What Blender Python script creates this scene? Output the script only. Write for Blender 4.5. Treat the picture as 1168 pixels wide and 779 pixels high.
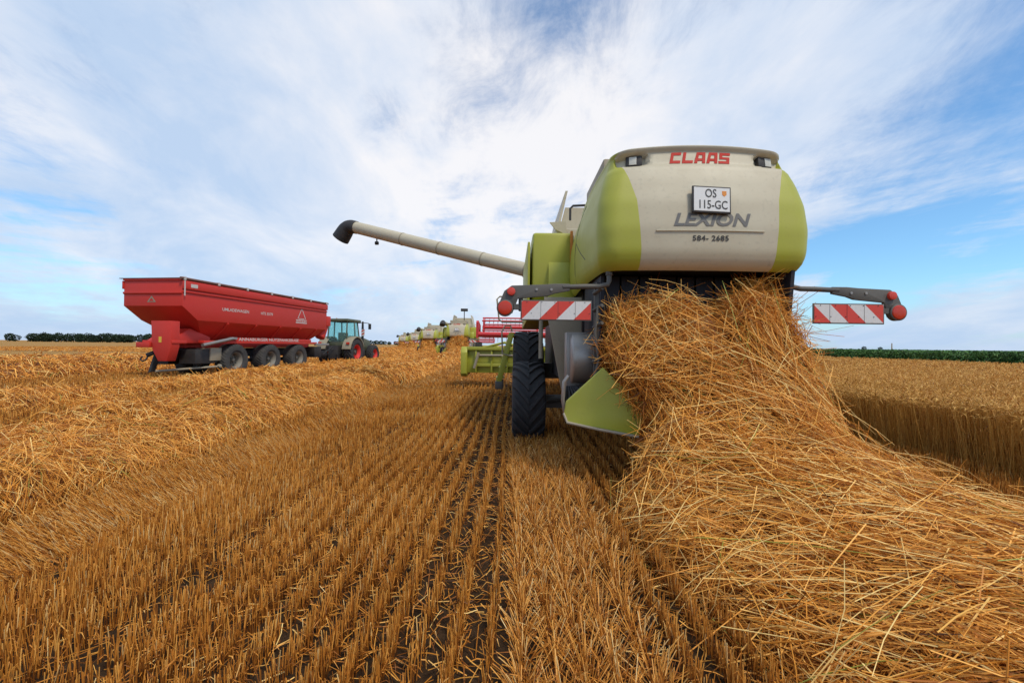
import bpy, bmesh, math, random
import numpy as np
from mathutils import Vector, Matrix

for o in list(bpy.data.objects):
    bpy.data.objects.remove(o)
S = bpy.context.scene
COL = S.collection
R = math.radians
random.seed(7)
rng = np.random.default_rng(11)

# ------------------------------------------------------------------ camera
cam_d = bpy.data.cameras.new('camera')
cam = bpy.data.objects.new('camera', cam_d)
COL.objects.link(cam)
cam_d.sensor_width = 36.0
cam_d.lens = 15.10
cam_d.clip_start = 0.05
cam_d.clip_end = 9000
cam.matrix_world = Matrix.Translation((0, 0, 1.55)) @ Matrix.Rotation(R(90.55), 4, 'X') @ Matrix.Rotation(R(0.66), 4, 'Z')
S.camera = cam

# ------------------------------------------------------------------ world
SUN_EL, SUN_AZ = R(56), R(138)      # azimuth clockwise from +Y
W = bpy.data.worlds.new('World')
S.world = W
W.use_nodes = True
wt = W.node_tree
wn, wl = wt.nodes, wt.links
for n in list(wn):
    wn.remove(n)


def N(t, **kw):
    n = wn.new(t)
    for k, v in kw.items():
        setattr(n, k, v)
    return n


def wmath(op, a, b=None, c=None, clamp=False):
    n = N('ShaderNodeMath', operation=op, use_clamp=clamp)
    for i, v in enumerate((a, b, c)):
        if v is None:
            continue
        if isinstance(v, (int, float)):
            n.inputs[i].default_value = v
        else:
            wl.new(v, n.inputs[i])
    return n.outputs[0]


w_out = N('ShaderNodeOutputWorld')
w_bg = N('ShaderNodeBackground')
w_bg.inputs['Strength'].default_value = 0.10
wl.new(w_bg.outputs[0], w_out.inputs[0])
sky = N('ShaderNodeTexSky', sky_type='NISHITA')
sky.sun_disc = False
sky.sun_elevation = SUN_EL
sky.sun_rotation = SUN_AZ
sky.air_density = 1.0
sky.dust_density = 0.6
sky.ozone_density = 2.0
tc = N('ShaderNodeTexCoord')
nrm = N('ShaderNodeVectorMath', operation='NORMALIZE')
wl.new(tc.outputs['Generated'], nrm.inputs[0])
DIR = nrm.outputs[0]
sep = N('ShaderNodeSeparateXYZ')
wl.new(DIR, sep.inputs[0])
dx, dy, dz = sep.outputs
zz = wmath('ADD', wmath('MAXIMUM', dz, 0.0), 0.30)
px_ = wmath('DIVIDE', dx, zz)
py_ = wmath('DIVIDE', dy, zz)
comb = N('ShaderNodeCombineXYZ')
wl.new(px_, comb.inputs[0])
wl.new(py_, comb.inputs[1])


def wnoise(scale, detail, rough, dist, offs, stretch=(1, 1, 1), rot=0.0):
    mp = N('ShaderNodeMapping')
    mp.inputs['Location'].default_value = offs
    mp.inputs['Scale'].default_value = stretch
    mp.inputs['Rotation'].default_value = (0, 0, rot)
    wl.new(comb.outputs[0], mp.inputs[0])
    nz = N('ShaderNodeTexNoise')
    nz.inputs['Scale'].default_value = scale
    nz.inputs['Detail'].default_value = detail
    nz.inputs['Roughness'].default_value = rough
    nz.inputs['Distortion'].default_value = dist
    wl.new(mp.outputs[0], nz.inputs['Vector'])
    return nz.outputs['Fac']


def blob(cx, cy, rad, amp):
    """weight round one direction of the sky (tangent coordinates of the view ahead)"""
    v = Vector((cx, 1.0, cy)).normalized()
    d = N('ShaderNodeVectorMath', operation='DISTANCE')
    wl.new(DIR, d.inputs[0])
    d.inputs[1].default_value = v
    mr = N('ShaderNodeMapRange', interpolation_type='SMOOTHSTEP')
    wl.new(d.outputs['Value'], mr.inputs['Value'])
    mr.inputs['From Min'].default_value = 0
    mr.inputs['From Max'].default_value = rad
    mr.inputs['To Min'].default_value = amp
    mr.inputs['To Max'].default_value = 0
    return mr.outputs[0]


n_big = wnoise(0.8, 5, 0.55, 0.6, (3.1, 1.7, 0), (1.0, 0.8, 1), 0.3)
n_str = wnoise(1.7, 10, 0.62, 0.35, (7.3, 2.2, 4), (1.0, 0.55, 1), -0.9)
n_fin = wnoise(4.6, 10, 0.68, 0.4, (1.0, 9.2, 2), (1.0, 0.6, 1), 0.6)
cov = wmath('ADD', wmath('MULTIPLY', n_big, 0.8), wmath('MULTIPLY', n_str, 0.75))
cov = wmath('ADD', cov, wmath('MULTIPLY', n_fin, 0.75))       # mean about 1.0
for b in ((0.99, 0.30, 0.36, -0.34), (0.80, 0.12, 0.20, -0.22), (1.20, 0.75, 0.40, -0.06), (-1.12, 0.50, 0.30, -0.10),
          (0.12, 0.82, 0.14, -0.20), (-0.32, 0.54, 0.10, -0.22), (-1.05, 0.30, 0.14, -0.22), (-0.15, 0.33, 0.10, -0.12),
          (0.45, 0.62, 0.42, 0.26), (-0.15, 0.40, 0.40, 0.22), (-0.75, 0.70, 0.50, 0.24),
          (-0.60, 0.25, 0.40, 0.20), (1.08, 0.13, 0.15, 0.20), (0.35, 0.25, 0.4, 0.15)):
    cov = wmath('ADD', cov, blob(*b))
cb2 = N('ShaderNodeCombineXYZ')
wl.new(wmath('MULTIPLY', dx, 1.6), cb2.inputs[0])
wl.new(wmath('ADD', wmath('MULTIPLY', dz, 9.0), wmath('MULTIPLY', dx, -0.8)), cb2.inputs[1])
nb = N('ShaderNodeTexNoise')
nb.inputs['Scale'].default_value = 1.3
nb.inputs['Detail'].default_value = 9
nb.inputs['Roughness'].default_value = 0.6
nb.inputs['Distortion'].default_value = 0.25
wl.new(cb2.outputs[0], nb.inputs['Vector'])
lb = N('ShaderNodeMapRange', interpolation_type='SMOOTHSTEP')
wl.new(dz, lb.inputs['Value'])
lb.inputs['From Min'].default_value = 0.12
lb.inputs['From Max'].default_value = 0.42
lb.inputs['To Min'].default_value = 2.3
lb.inputs['To Max'].default_value = 0.15
cov = wmath('ADD', cov, wmath('MULTIPLY', wmath('SUBTRACT', nb.outputs['Fac'], 0.47), lb.outputs[0]))
mrc = N('ShaderNodeMapRange', interpolation_type='SMOOTHSTEP')
wl.new(cov, mrc.inputs['Value'])
mrc.inputs['From Min'].default_value = 0.86
mrc.inputs['From Max'].default_value = 1.32
mask = mrc.outputs[0]
# cloud body: bright where thick, lilac grey in the folds
n_sh = wnoise(2.2, 9, 0.6, 0.3, (5.5, 5.2, 7), (1.0, 0.7, 1), 0.2)
bright = wmath('ADD', blob(0.0, 0.38, 0.55, 0.30), wmath('ADD', blob(0.3, 0.5, 0.5, 0.14), blob(-0.35, 0.45, 0.4, 0.12)))
shd = N('ShaderNodeMapRange')
wl.new(wmath('ADD', n_sh, bright), shd.inputs['Value'])
shd.inputs['From Min'].default_value = 0.42
shd.inputs['From Max'].default_value = 0.80
cr = N('ShaderNodeValToRGB')
cr.color_ramp.elements[0].color = (5.5, 6.9, 9.0, 1)
cr.color_ramp.elements[1].color = (9.9, 9.75, 9.9, 1)
e = cr.color_ramp.elements.new(0.5)
e.color = (7.6, 8.3, 9.5, 1)
wl.new(shd.outputs[0], cr.inputs[0])
# clear blue: Nishita, lifted slightly
skm = N('ShaderNodeMix', data_type='RGBA', blend_type='MULTIPLY')
skm.inputs['Factor'].default_value = 1.0
wl.new(sky.outputs[0], skm.inputs[6])
skm.inputs[7].default_value = (1.15, 1.62, 1.85, 1)
# pale band of distant air low on the horizon
low = N('ShaderNodeMapRange', interpolation_type='SMOOTHSTEP')
wl.new(dz, low.inputs['Value'])
low.inputs['From Min'].default_value = 0.0
low.inputs['From Max'].default_value = 0.13
low.inputs['To Min'].default_value = 0.6
low.inputs['To Max'].default_value = 0.0
lowm = N('ShaderNodeMix', data_type='RGBA')
n_hor = wnoise(1.6, 8, 0.6, 0.2, (2.5, 8.2, 1), (0.7, 0.9, 1), 0.0)
lowf = wmath('MULTIPLY', low.outputs[0], wmath('ADD', wmath('MULTIPLY', n_hor, 0.7), 0.5), clamp=True)
mixc = N('ShaderNodeMix', data_type='RGBA')
wl.new(wmath('MULTIPLY', mask, 0.93), mixc.inputs['Factor'])
wl.new(skm.outputs[2], mixc.inputs[6])
wl.new(cr.outputs[0], mixc.inputs[7])
wl.new(lowf, lowm.inputs['Factor'])
wl.new(mixc.outputs[2], lowm.inputs[6])
lowm.inputs[7].default_value = (4.7, 6.3, 8.8, 1)
wl.new(lowm.outputs[2], w_bg.inputs['Color'])

# ------------------------------------------------------------------ sun
sd = bpy.data.lights.new('sun', 'SUN')
sd.energy = 2.3
sd.angle = R(10)
sd.color = (1.0, 0.90, 0.74)
sun = bpy.data.objects.new('sun', sd)
COL.objects.link(sun)
v = Vector((math.sin(SUN_AZ) * math.cos(SUN_EL), math.cos(SUN_AZ) * math.cos(SUN_EL), math.sin(SUN_EL)))
sun.rotation_euler = v.to_track_quat('Z', 'Y').to_euler()
sun.location = v * 50

S.view_settings.view_transform = 'Standard'
S.view_settings.look = 'None'
S.view_settings.exposure = 0.0
S.view_settings.gamma = 1.0
S.view_settings.use_curve_mapping = False
S.render.engine = 'CYCLES'
S.cycles.max_bounces = 5
S.cycles.diffuse_bounces = 3
S.cycles.glossy_bounces = 2
S.cycles.transmission_bounces = 3
S.cycles.transparent_max_bounces = 4
S.cycles.use_adaptive_sampling = True

# ------------------------------------------------------------------ materials
def paint(name, col, rough=0.4, dust=0.25, dustcol=(0.42, 0.31, 0.19), metal=0.0, scale=3.0, bump=0.0, spec=0.5, grime=0.12):
    m = bpy.data.materials.new(name)
    m.use_nodes = True
    t = m.node_tree
    b = t.nodes['Principled BSDF']
    tcn = t.nodes.new('ShaderNodeTexCoord')
    n1 = t.nodes.new('ShaderNodeTexNoise')
    n1.inputs['Scale'].default_value = scale
    n1.inputs['Detail'].default_value = 9
    n1.inputs['Roughness'].default_value = 0.65
    t.links.new(tcn.outputs['Object'], n1.inputs['Vector'])
    n2 = t.nodes.new('ShaderNodeTexNoise')
    n2.inputs['Scale'].default_value = scale * 14
    n2.inputs['Detail'].default_value = 6
    t.links.new(tcn.outputs['Object'], n2.inputs['Vector'])
    mr = t.nodes.new('ShaderNodeMapRange')
    mr.inputs['From Min'].default_value = 0.35
    mr.inputs['From Max'].default_value = 0.75
    mr.inputs['To Max'].default_value = dust
    mr.inputs['To Min'].default_value = dust * 0.25
    t.links.new(n1.outputs['Fac'], mr.inputs['Value'])
    mx = t.nodes.new('ShaderNodeMix')
    mx.data_type = 'RGBA'
    mx.inputs[6].default_value = (*col, 1)
    mx.inputs[7].default_value = (*dustcol, 1)
    t.links.new(mr.outputs[0], mx.inputs['Factor'])
    mr2 = t.nodes.new('ShaderNodeMapRange')
    mr2.inputs['From Min'].default_value = 0.55
    mr2.inputs['From Max'].default_value = 0.8
    mr2.inputs['To Max'].default_value = grime * 2
    t.links.new(n2.outputs['Fac'], mr2.inputs['Value'])
    mx2 = t.nodes.new('ShaderNodeMix')
    mx2.data_type = 'RGBA'
    mx2.inputs[7].default_value = (col[0] * 0.35 + 0.02, col[1] * 0.35 + 0.015, col[2] * 0.35 + 0.01, 1)
    t.links.new(mx.outputs[2], mx2.inputs[6])
    t.links.new(mr2.outputs[0], mx2.inputs['Factor'])
    t.links.new(mx2.outputs[2], b.inputs['Base Color'])
    rr = t.nodes.new('ShaderNodeMapRange')
    rr.inputs['To Min'].default_value = rough - 0.08
    rr.inputs['To Max'].default_value = min(1, rough + 0.25)
    t.links.new(n1.outputs['Fac'], rr.inputs['Value'])
    t.links.new(rr.outputs[0], b.inputs['Roughness'])
    b.inputs['Metallic'].default_value = metal
    b.inputs['Specular IOR Level'].default_value = spec
    if bump:
        bp = t.nodes.new('ShaderNodeBump')
        bp.inputs['Strength'].default_value = bump
        bp.inputs['Distance'].default_value = 0.01
        t.links.new(n2.outputs['Fac'], bp.inputs['Height'])
        t.links.new(bp.outputs[0], b.inputs['Normal'])
    return m


def strawmat(name, cols, rough=0.55, spec=0.35):
    """colour by the per-strand 'shade' attribute"""
    m = bpy.data.materials.new(name)
    m.use_nodes = True
    t = m.node_tree
    b = t.nodes['Principled BSDF']
    a = t.nodes.new('ShaderNodeAttribute')
    a.attribute_name = 'shade'
    r = t.nodes.new('ShaderNodeValToRGB')
    el = r.color_ramp.elements
    el[0].position, el[0].color = cols[0][0], (*cols[0][1], 1)
    el[1].position, el[1].color = cols[-1][0], (*cols[-1][1], 1)
    for p, c in cols[1:-1]:
        k = el.new(p)
        k.color = (*c, 1)
    t.links.new(a.outputs['Fac'], r.inputs[0])
    t.links.new(r.outputs[0], b.inputs['Base Color'])
    b.inputs['Roughness'].default_value = rough
    b.inputs['Specular IOR Level'].default_value = spec
    return m


MT = {}
MT['lime'] = paint('lime_paint', (0.40, 0.41, 0.030), 0.38, 0.22, (0.42, 0.34, 0.16), grime=0.08)
MT['beige'] = paint('beige_paint', (0.57, 0.51, 0.37), 0.42, 0.38, (0.38, 0.28, 0.17), grime=0.14, scale=1.6)
MT['darkbeige'] = paint('dusty_beige_metal', (0.33, 0.29, 0.21), 0.5, 0.4)
MT['grey'] = paint('charcoal_metal', (0.075, 0.072, 0.066), 0.5, 0.30, (0.25, 0.20, 0.14))
MT['steel'] = paint('bare_steel', (0.34, 0.33, 0.32), 0.35, 0.35, metal=0.6)
MT['black'] = paint('black_metal', (0.015, 0.016, 0.02), 0.55, 0.08)
MT['navy'] = paint('dark_outlet_steel', (0.012, 0.016, 0.028), 0.6, 0.05)
MT['tyre'] = paint('tyre_rubber', (0.028, 0.029, 0.033), 0.75, 0.28, (0.14, 0.12, 0.10), scale=5, bump=0.2, spec=0.3)
MT['dusttyre'] = paint('dusty_tyre_rubber', (0.035, 0.035, 0.036), 0.8, 0.45, (0.17, 0.155, 0.135), scale=4, bump=0.2, spec=0.2)
MT['rimgrey'] = paint('dusty_wheel_rim', (0.22, 0.21, 0.18), 0.6, 0.5, (0.25, 0.2, 0.14))
MT['red'] = paint('trailer_red_paint', (0.60, 0.022, 0.012), 0.48, 0.12, (0.40, 0.16, 0.09), scale=1.5, grime=0.10)
MT['redrim'] = paint('red_rim_paint', (0.75, 0.02, 0.025), 0.5, 0.08)
MT['reelred'] = paint('reel_red_paint', (0.62, 0.018, 0.03), 0.4, 0.1)
MT['tarp'] = paint('rolled_tarp', (0.13, 0.045, 0.035), 0.7, 0.2)
MT['white'] = paint('white_paint', (0.75, 0.74, 0.72), 0.4, 0.15, grime=0.05)
MT['letred'] = paint('red_lettering', (0.52, 0.014, 0.006), 0.5, 0.03, grime=0.02, spec=0.25)
MT['letgrey'] = paint('grey_lettering', (0.13, 0.125, 0.12), 0.4, 0.10, grime=0.02)
MT['letblack'] = paint('black_lettering', (0.03, 0.03, 0.03), 0.5, 0.05, grime=0.0)
MT['letwhite'] = paint('white_lettering', (0.62, 0.57, 0.53), 0.5, 0.15, grime=0.0)
MT['refred'] = paint('red_reflective_sheet', (0.66, 0.045, 0.025), 0.3, 0.08, grime=0.06)
MT['refwhite'] = paint('white_reflective_sheet', (0.72, 0.70, 0.68), 0.3, 0.12, grime=0.12)
MT['lampred'] = paint('red_lamp_plastic', (0.55, 0.03, 0.01), 0.15, 0.10, (0.5, 0.2, 0.05), scale=8)
MT['lampface'] = paint('lamp_face', (0.62, 0.60, 0.52), 0.12, 0.1)
MT['orange'] = paint('orange_reflector', (0.75, 0.25, 0.02), 0.3, 0.05)
MT['yellow'] = paint('yellow_sticker', (0.75, 0.50, 0.04), 0.4, 0.1)
MT['dgreen'] = paint('tractor_green_paint', (0.035, 0.065, 0.035), 0.35, 0.3)
MT['fender'] = paint('dusty_fender', (0.26, 0.24, 0.17), 0.6, 0.4)
MT['trunk'] = paint('bark', (0.08, 0.06, 0.04), 0.9, 0.3)
g = bpy.data.materials.new('tinted_glass')
g.use_nodes = True
gb = g.node_tree.nodes['Principled BSDF']
gb.inputs['Base Color'].default_value = (0.62, 0.90, 0.86, 1)
gb.inputs['Roughness'].default_value = 0.05
gb.inputs['Transmission Weight'].default_value = 0.93
gb.inputs['IOR'].default_value = 1.1
MT['glass'] = g

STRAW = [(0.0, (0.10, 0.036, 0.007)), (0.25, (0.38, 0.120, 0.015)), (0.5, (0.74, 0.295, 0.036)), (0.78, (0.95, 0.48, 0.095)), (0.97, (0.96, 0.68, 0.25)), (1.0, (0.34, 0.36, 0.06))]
MT['straw'] = strawmat('fresh_straw', STRAW)
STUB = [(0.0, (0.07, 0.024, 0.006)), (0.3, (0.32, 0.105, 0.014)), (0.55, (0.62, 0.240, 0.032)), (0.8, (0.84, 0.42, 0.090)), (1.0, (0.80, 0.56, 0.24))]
MT['stubble'] = strawmat('stubble_straw', STUB)
WHEAT = [(0.0, (0.08, 0.034, 0.010)), (0.35, (0.42, 0.185, 0.032)), (0.65, (0.62, 0.315, 0.062)), (1.0, (0.80, 0.48, 0.13))]
MT['wheat'] = strawmat('ripe_wheat', WHEAT)
CORN = [(0.0, (0.012, 0.034, 0.008)), (0.5, (0.050, 0.140, 0.022)), (0.9, (0.105, 0.23, 0.040)), (1.0, (0.16, 0.22, 0.06))]
MT['corn'] = strawmat('corn_leaf', CORN)
LEAF = [(0.0, (0.014, 0.026, 0.018)), (0.5, (0.030, 0.052, 0.030)), (1.0, (0.060, 0.085, 0.045))]
MT['leaf'] = strawmat('tree_leaf', LEAF, 0.8, 0.1)

# ground
gm = bpy.data.materials.new('field_soil')
gm.use_nodes = True
t = gm.node_tree
b = t.nodes['Principled BSDF']
geo = t.nodes.new('ShaderNodeNewGeometry')
def gnoise(scale, detail, stretch):
    mp = t.nodes.new('ShaderNodeMapping')
    mp.inputs['Scale'].default_value = stretch
    t.links.new(geo.outputs['Position'], mp.inputs[0])
    n = t.nodes.new('ShaderNodeTexNoise')
    n.inputs['Scale'].default_value = scale
    n.inputs['Detail'].default_value = detail
    n.inputs['Roughness'].default_value = 0.65
    t.links.new(mp.outputs[0], n.inputs['Vector'])
    return n
a1 = gnoise(14, 8, (1, 0.7, 1))
a2 = gnoise(0.25, 6, (2.2, 0.4, 1))
a3 = gnoise(70, 5, (1, 1, 1))
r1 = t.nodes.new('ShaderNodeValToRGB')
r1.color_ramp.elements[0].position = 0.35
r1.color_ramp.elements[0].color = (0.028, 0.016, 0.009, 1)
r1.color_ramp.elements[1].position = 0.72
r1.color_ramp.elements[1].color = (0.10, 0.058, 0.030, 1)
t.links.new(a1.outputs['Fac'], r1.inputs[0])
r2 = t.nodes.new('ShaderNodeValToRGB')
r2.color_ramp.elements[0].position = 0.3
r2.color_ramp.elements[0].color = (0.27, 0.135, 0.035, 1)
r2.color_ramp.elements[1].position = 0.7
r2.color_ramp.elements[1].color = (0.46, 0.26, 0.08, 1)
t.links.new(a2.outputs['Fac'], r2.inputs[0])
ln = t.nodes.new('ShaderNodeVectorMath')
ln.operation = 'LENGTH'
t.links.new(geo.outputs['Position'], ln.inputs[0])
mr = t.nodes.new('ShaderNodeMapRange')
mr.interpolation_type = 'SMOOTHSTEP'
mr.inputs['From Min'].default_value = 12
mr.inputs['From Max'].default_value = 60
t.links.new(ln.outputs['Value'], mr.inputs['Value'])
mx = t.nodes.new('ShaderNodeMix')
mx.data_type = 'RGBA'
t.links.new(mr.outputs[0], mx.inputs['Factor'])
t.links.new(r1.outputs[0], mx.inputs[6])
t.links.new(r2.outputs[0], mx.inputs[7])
t.links.new(mx.outputs[2], b.inputs['Base Color'])
b.inputs['Roughness'].default_value = 0.95
b.inputs['Specular IOR Level'].default_value = 0.1
bp = t.nodes.new('ShaderNodeBump')
bp.inputs['Strength'].default_value = 0.9
bp.inputs['Distance'].default_value = 0.03
t.links.new(a3.outputs['Fac'], bp.inputs['Height'])
t.links.new(bp.outputs[0], b.inputs['Normal'])
MT['soil'] = gm


# ------------------------------------------------------------------ mesh helpers
class MB:
    def __init__(s):
        s.v, s.f = [], []

    def add(s, vs, fs):
        k = len(s.v)
        s.v += [tuple(p) for p in vs]
        s.f += [tuple(i + k for i in f) for f in fs]
        return s

    def box(s, x0, x1, y0, y1, z0, z1):
        return s.add([(x0, y0, z0), (x1, y0, z0), (x1, y1, z0), (x0, y1, z0), (x0, y0, z1), (x1, y0, z1), (x1, y1, z1), (x0, y1, z1)],
                     [(3, 2, 1, 0), (4, 5, 6, 7), (0, 1, 5, 4), (1, 2, 6, 5), (2, 3, 7, 6), (3, 0, 4, 7)])

    def prism(s, poly, axis, d0, d1):
        """extrude a 2D polygon along an axis; poly in the other two axes in xyz order"""
        def mk(p, d):
            return {'x': (d, p[0], p[1]), 'y': (p[0], d, p[1]), 'z': (p[0], p[1], d)}[axis]
        n = len(poly)
        vs = [mk(p, d0) for p in poly] + [mk(p, d1) for p in poly]
        fs = [tuple(range(n)), tuple(range(2 * n - 1, n - 1, -1))]
        fs += [(i, i + n, (i + 1) % n + n, (i + 1) % n) for i in range(n)]
        return s.add(vs, fs)

    def tube(s, path, r, n=12, cap=True):
        path = [Vector(p) for p in path]
        rs = r if isinstance(r, (list, tuple)) else [r] * len(path)
        ref = None
        vs, fs = [], []
        for i, p in enumerate(path):
            a = path[max(0, i - 1)]
            c = path[min(len(path) - 1, i + 1)]
            tg = (c - a).normalized()
            if ref is None:
                ref = Vector((0, 0, 1)) if abs(tg.z) < 0.9 else Vector((1, 0, 0))
            u = tg.cross(ref).normalized()
            w = u.cross(tg).normalized()
            ref = w
            for k in range(n):
                an = 2 * math.pi * k / n
                vs.append(p + (u * math.cos(an) + w * math.sin(an)) * rs[i])
        for i in range(len(path) - 1):
            for k in range(n):
                k2 = (k + 1) % n
                fs.append((i * n + k, i * n + k2, (i + 1) * n + k2, (i + 1) * n + k))
        if cap:
            fs.append(tuple(range(n - 1, -1, -1)))
            m = (len(path) - 1) * n
            fs.append(tuple(range(m, m + n)))
        return s.add(vs, fs)

    def lathe(s, prof, c, n=32, axis='x', cap=True):
        """prof: list of (offset along axis, radius)"""
        vs, fs = [], []
        for (a, r) in prof:
            for k in range(n):
                an = 2 * math.pi * k / n
                p = (a, r * math.cos(an), r * math.sin(an)) if axis == 'x' else (r * math.cos(an), a, r * math.sin(an)) if axis == 'y' else (r * math.cos(an), r * math.sin(an), a)
                vs.append((p[0] + c[0], p[1] + c[1], p[2] + c[2]))
        m = len(prof)
        for i in range(m - 1):
            for k in range(n):
                k2 = (k + 1) % n
                fs.append((i * n + k, i * n + k2, (i + 1) * n + k2, (i + 1) * n + k))
        if cap:
            fs.append(tuple(range(n - 1, -1, -1)))
            fs.append(tuple(range((m - 1) * n, m * n)))
        return s.add(vs, fs)

    def grid(s, pts):
        """pts[i][j] surface grid"""
        a, b_ = len(pts), len(pts[0])
        vs = [p for row in pts for p in row]
        fs = [(i * b_ + j, i * b_ + j + 1, (i + 1) * b_ + j + 1, (i + 1) * b_ + j) for i in range(a - 1) for j in range(b_ - 1)]
        return s.add(vs, fs)

    def build(s, name, mat, parent=None, bevel=0.0, smooth=None, recalc=True, solid=0.0):
        me = bpy.data.meshes.new(name)
        me.from_pydata(s.v, [], s.f)
        bm = bmesh.new()
        bm.from_mesh(me)
        if recalc:
            bmesh.ops.recalc_face_normals(bm, faces=bm.faces)
        if solid:
            bmesh.ops.solidify(bm, geom=bm.faces[:] , thickness=solid)
        if bevel:
            ed = [e for e in bm.edges if len(e.link_faces) == 2 and e.calc_face_angle(0) > 0.5]
            bmesh.ops.bevel(bm, geom=ed, offset=bevel, segments=2, profile=0.5, affect='EDGES', clamp_overlap=True)
        bm.to_mesh(me)
        bm.free()
        me.materials.append(MT[mat])
        ang = 0.6 if smooth is None else smooth
        if ang:
            me.polygons.foreach_set('use_smooth', [True] * len(me.polygons))
            me.set_sharp_from_angle(angle=ang)
        o = bpy.data.objects.new(name, me)
        COL.objects.link(o)
        if parent:
            o.parent = parent
        return o


def empty(name, loc=(0, 0, 0), rz=0.0, parent=None):
    o = bpy.data.objects.new(name, None)
    o.empty_display_size = 0.3
    COL.objects.link(o)
    o.location = loc
    o.rotation_euler = (0, 0, rz)
    if parent:
        o.parent = parent
    return o


def tag(o, label, cat, group=None, kind=None):
    o['label'] = label
    o['category'] = cat
    if group:
        o['group'] = group
    if kind:
        o['kind'] = kind
    return o


def copy_tree(o, parent=None):
    c = o.copy()
    COL.objects.link(c)
    c.parent = parent
    for ch in list(o.children):
        copy_tree(ch, c)
    return c


def text_geo(body, size, shear=0.0, bold=0.0, xs=1.0, space=1.0):
    cu = bpy.data.curves.new('t', 'FONT')
    cu.body = body
    cu.size = size
    cu.shear = shear
    cu.offset = bold
    cu.space_character = space
    cu.align_x = 'CENTER'
    cu.align_y = 'CENTER'
    cu.resolution_u = 3
    o = bpy.data.objects.new('t', cu)
    COL.objects.link(o)
    bpy.context.view_layer.update()
    me = bpy.data.meshes.new_from_object(o.evaluated_get(bpy.context.evaluated_depsgraph_get()))
    vs = [(p.co.x * xs, p.co.y) for p in me.vertices]
    fs = [tuple(f.vertices) for f in me.polygons]
    bpy.data.objects.remove(o)
    bpy.data.curves.remove(cu)
    bpy.data.meshes.remove(me)
    return vs, fs


def join_into(o, others):
    bm = bmesh.new()
    bm.from_mesh(o.data)
    for q in others:
        k = len(bm.faces)
        bm.from_mesh(q.data)
        bm.faces.ensure_lookup_table()
        o.data.materials.append(q.data.materials[0])
        mi = len(o.data.materials) - 1
        for f in bm.faces[k:]:
            f.material_index = mi
            f.smooth = False
        me = q.data
        bpy.data.objects.remove(q)
        bpy.data.meshes.remove(me)
    bm.to_mesh(o.data)
    bm.free()
    return o


# ------------------------------------------------------------------ strands in numpy
def npnoise(x, y, seed=0):
    r = np.random.default_rng(seed)
    T = r.random((64, 64))
    xi = np.floor(x).astype(int)
    yi = np.floor(y).astype(int)
    fx = x - xi
    fy = y - yi
    fx = fx * fx * (3 - 2 * fx)
    fy = fy * fy * (3 - 2 * fy)
    a = T[xi % 64, yi % 64]
    b = T[(xi + 1) % 64, yi % 64]
    c = T[xi % 64, (yi + 1) % 64]
    d = T[(xi + 1) % 64, (yi + 1) % 64]
    return (a * (1 - fx) + b * fx) * (1 - fy) + (c * (1 - fx) + d * fx) * fy


def raw_mesh(name, verts, quads, shade, mats, midx=None, smooth=False):
    me = bpy.data.meshes.new(name)
    nv, nq = len(verts), len(quads)
    me.vertices.add(nv)
    me.vertices.foreach_set('co', verts.astype(np.float32).ravel())
    me.loops.add(nq * 4)
    me.loops.foreach_set('vertex_index', quads.astype(np.int32).ravel())
    me.polygons.add(nq)
    me.polygons.foreach_set('loop_start', np.arange(0, nq * 4, 4, dtype=np.int32))
    if smooth:
        me.polygons.foreach_set('use_smooth', np.ones(nq, dtype=bool))
    else:
        me.polygons.foreach_set('use_smooth', np.zeros(nq, dtype=bool))
    for m in mats:
        me.materials.append(MT[m])
    if midx is not None:
        me.polygons.foreach_set('material_index', midx.astype(np.int32))
    at = me.attributes.new('shade', 'FLOAT', 'FACE')
    at.data.foreach_set('value', shade.astype(np.float32))
    me.update(calc_edges=True)
    o = bpy.data.objects.new(name, me)
    COL.objects.link(o)
    return o


def strands(P, rad, shade, sides=3):
    """P (n,k,3), rad (n,k), shade (n,) -> verts, quads, shades"""
    n, k, _ = P.shape
    T = np.empty_like(P)
    T[:, 1:-1] = P[:, 2:] - P[:, :-2]
    T[:, 0] = P[:, 1] - P[:, 0]
    T[:, -1] = P[:, -1] - P[:, -2]
    T /= np.linalg.norm(T, axis=2, keepdims=True) + 1e-9
    ref = rng.normal(size=(n, 1, 3))
    U = np.cross(T, ref)
    U /= np.linalg.norm(U, axis=2, keepdims=True) + 1e-9
    Wv = np.cross(T, U)
    an = np.arange(sides) * 2 * np.pi / sides
    V = P[:, :, None, :] + rad[:, :, None, None] * (U[:, :, None, :] * np.cos(an)[None, None, :, None] + Wv[:, :, None, :] * np.sin(an)[None, None, :, None])
    verts = V.reshape(-1, 3)
    base = (np.arange(n) * k * sides)[:, None, None]
    i = (np.arange(k - 1) * sides)[None, :, None]
    j = np.arange(sides)[None, None, :]
    j2 = (j + 1) % sides
    a = base + i + j
    b_ = base + i + j2
    c = base + i + sides + j2
    d = base + i + sides + j
    q = np.stack([a, b_, c, d], axis=-1).reshape(-1, 4)
    sh = np.repeat(shade, (k - 1) * sides)
    return verts, q, sh


def merge(parts):
    V, Q, Sh, M = [], [], [], []
    off = 0
    for (v_, q, s, m) in parts:
        V.append(v_)
        Q.append(q + off)
        Sh.append(s)
        M.append(np.full(len(q), m))
        off += len(v_)
    return np.concatenate(V), np.concatenate(Q), np.concatenate(Sh), np.concatenate(M)


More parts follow.
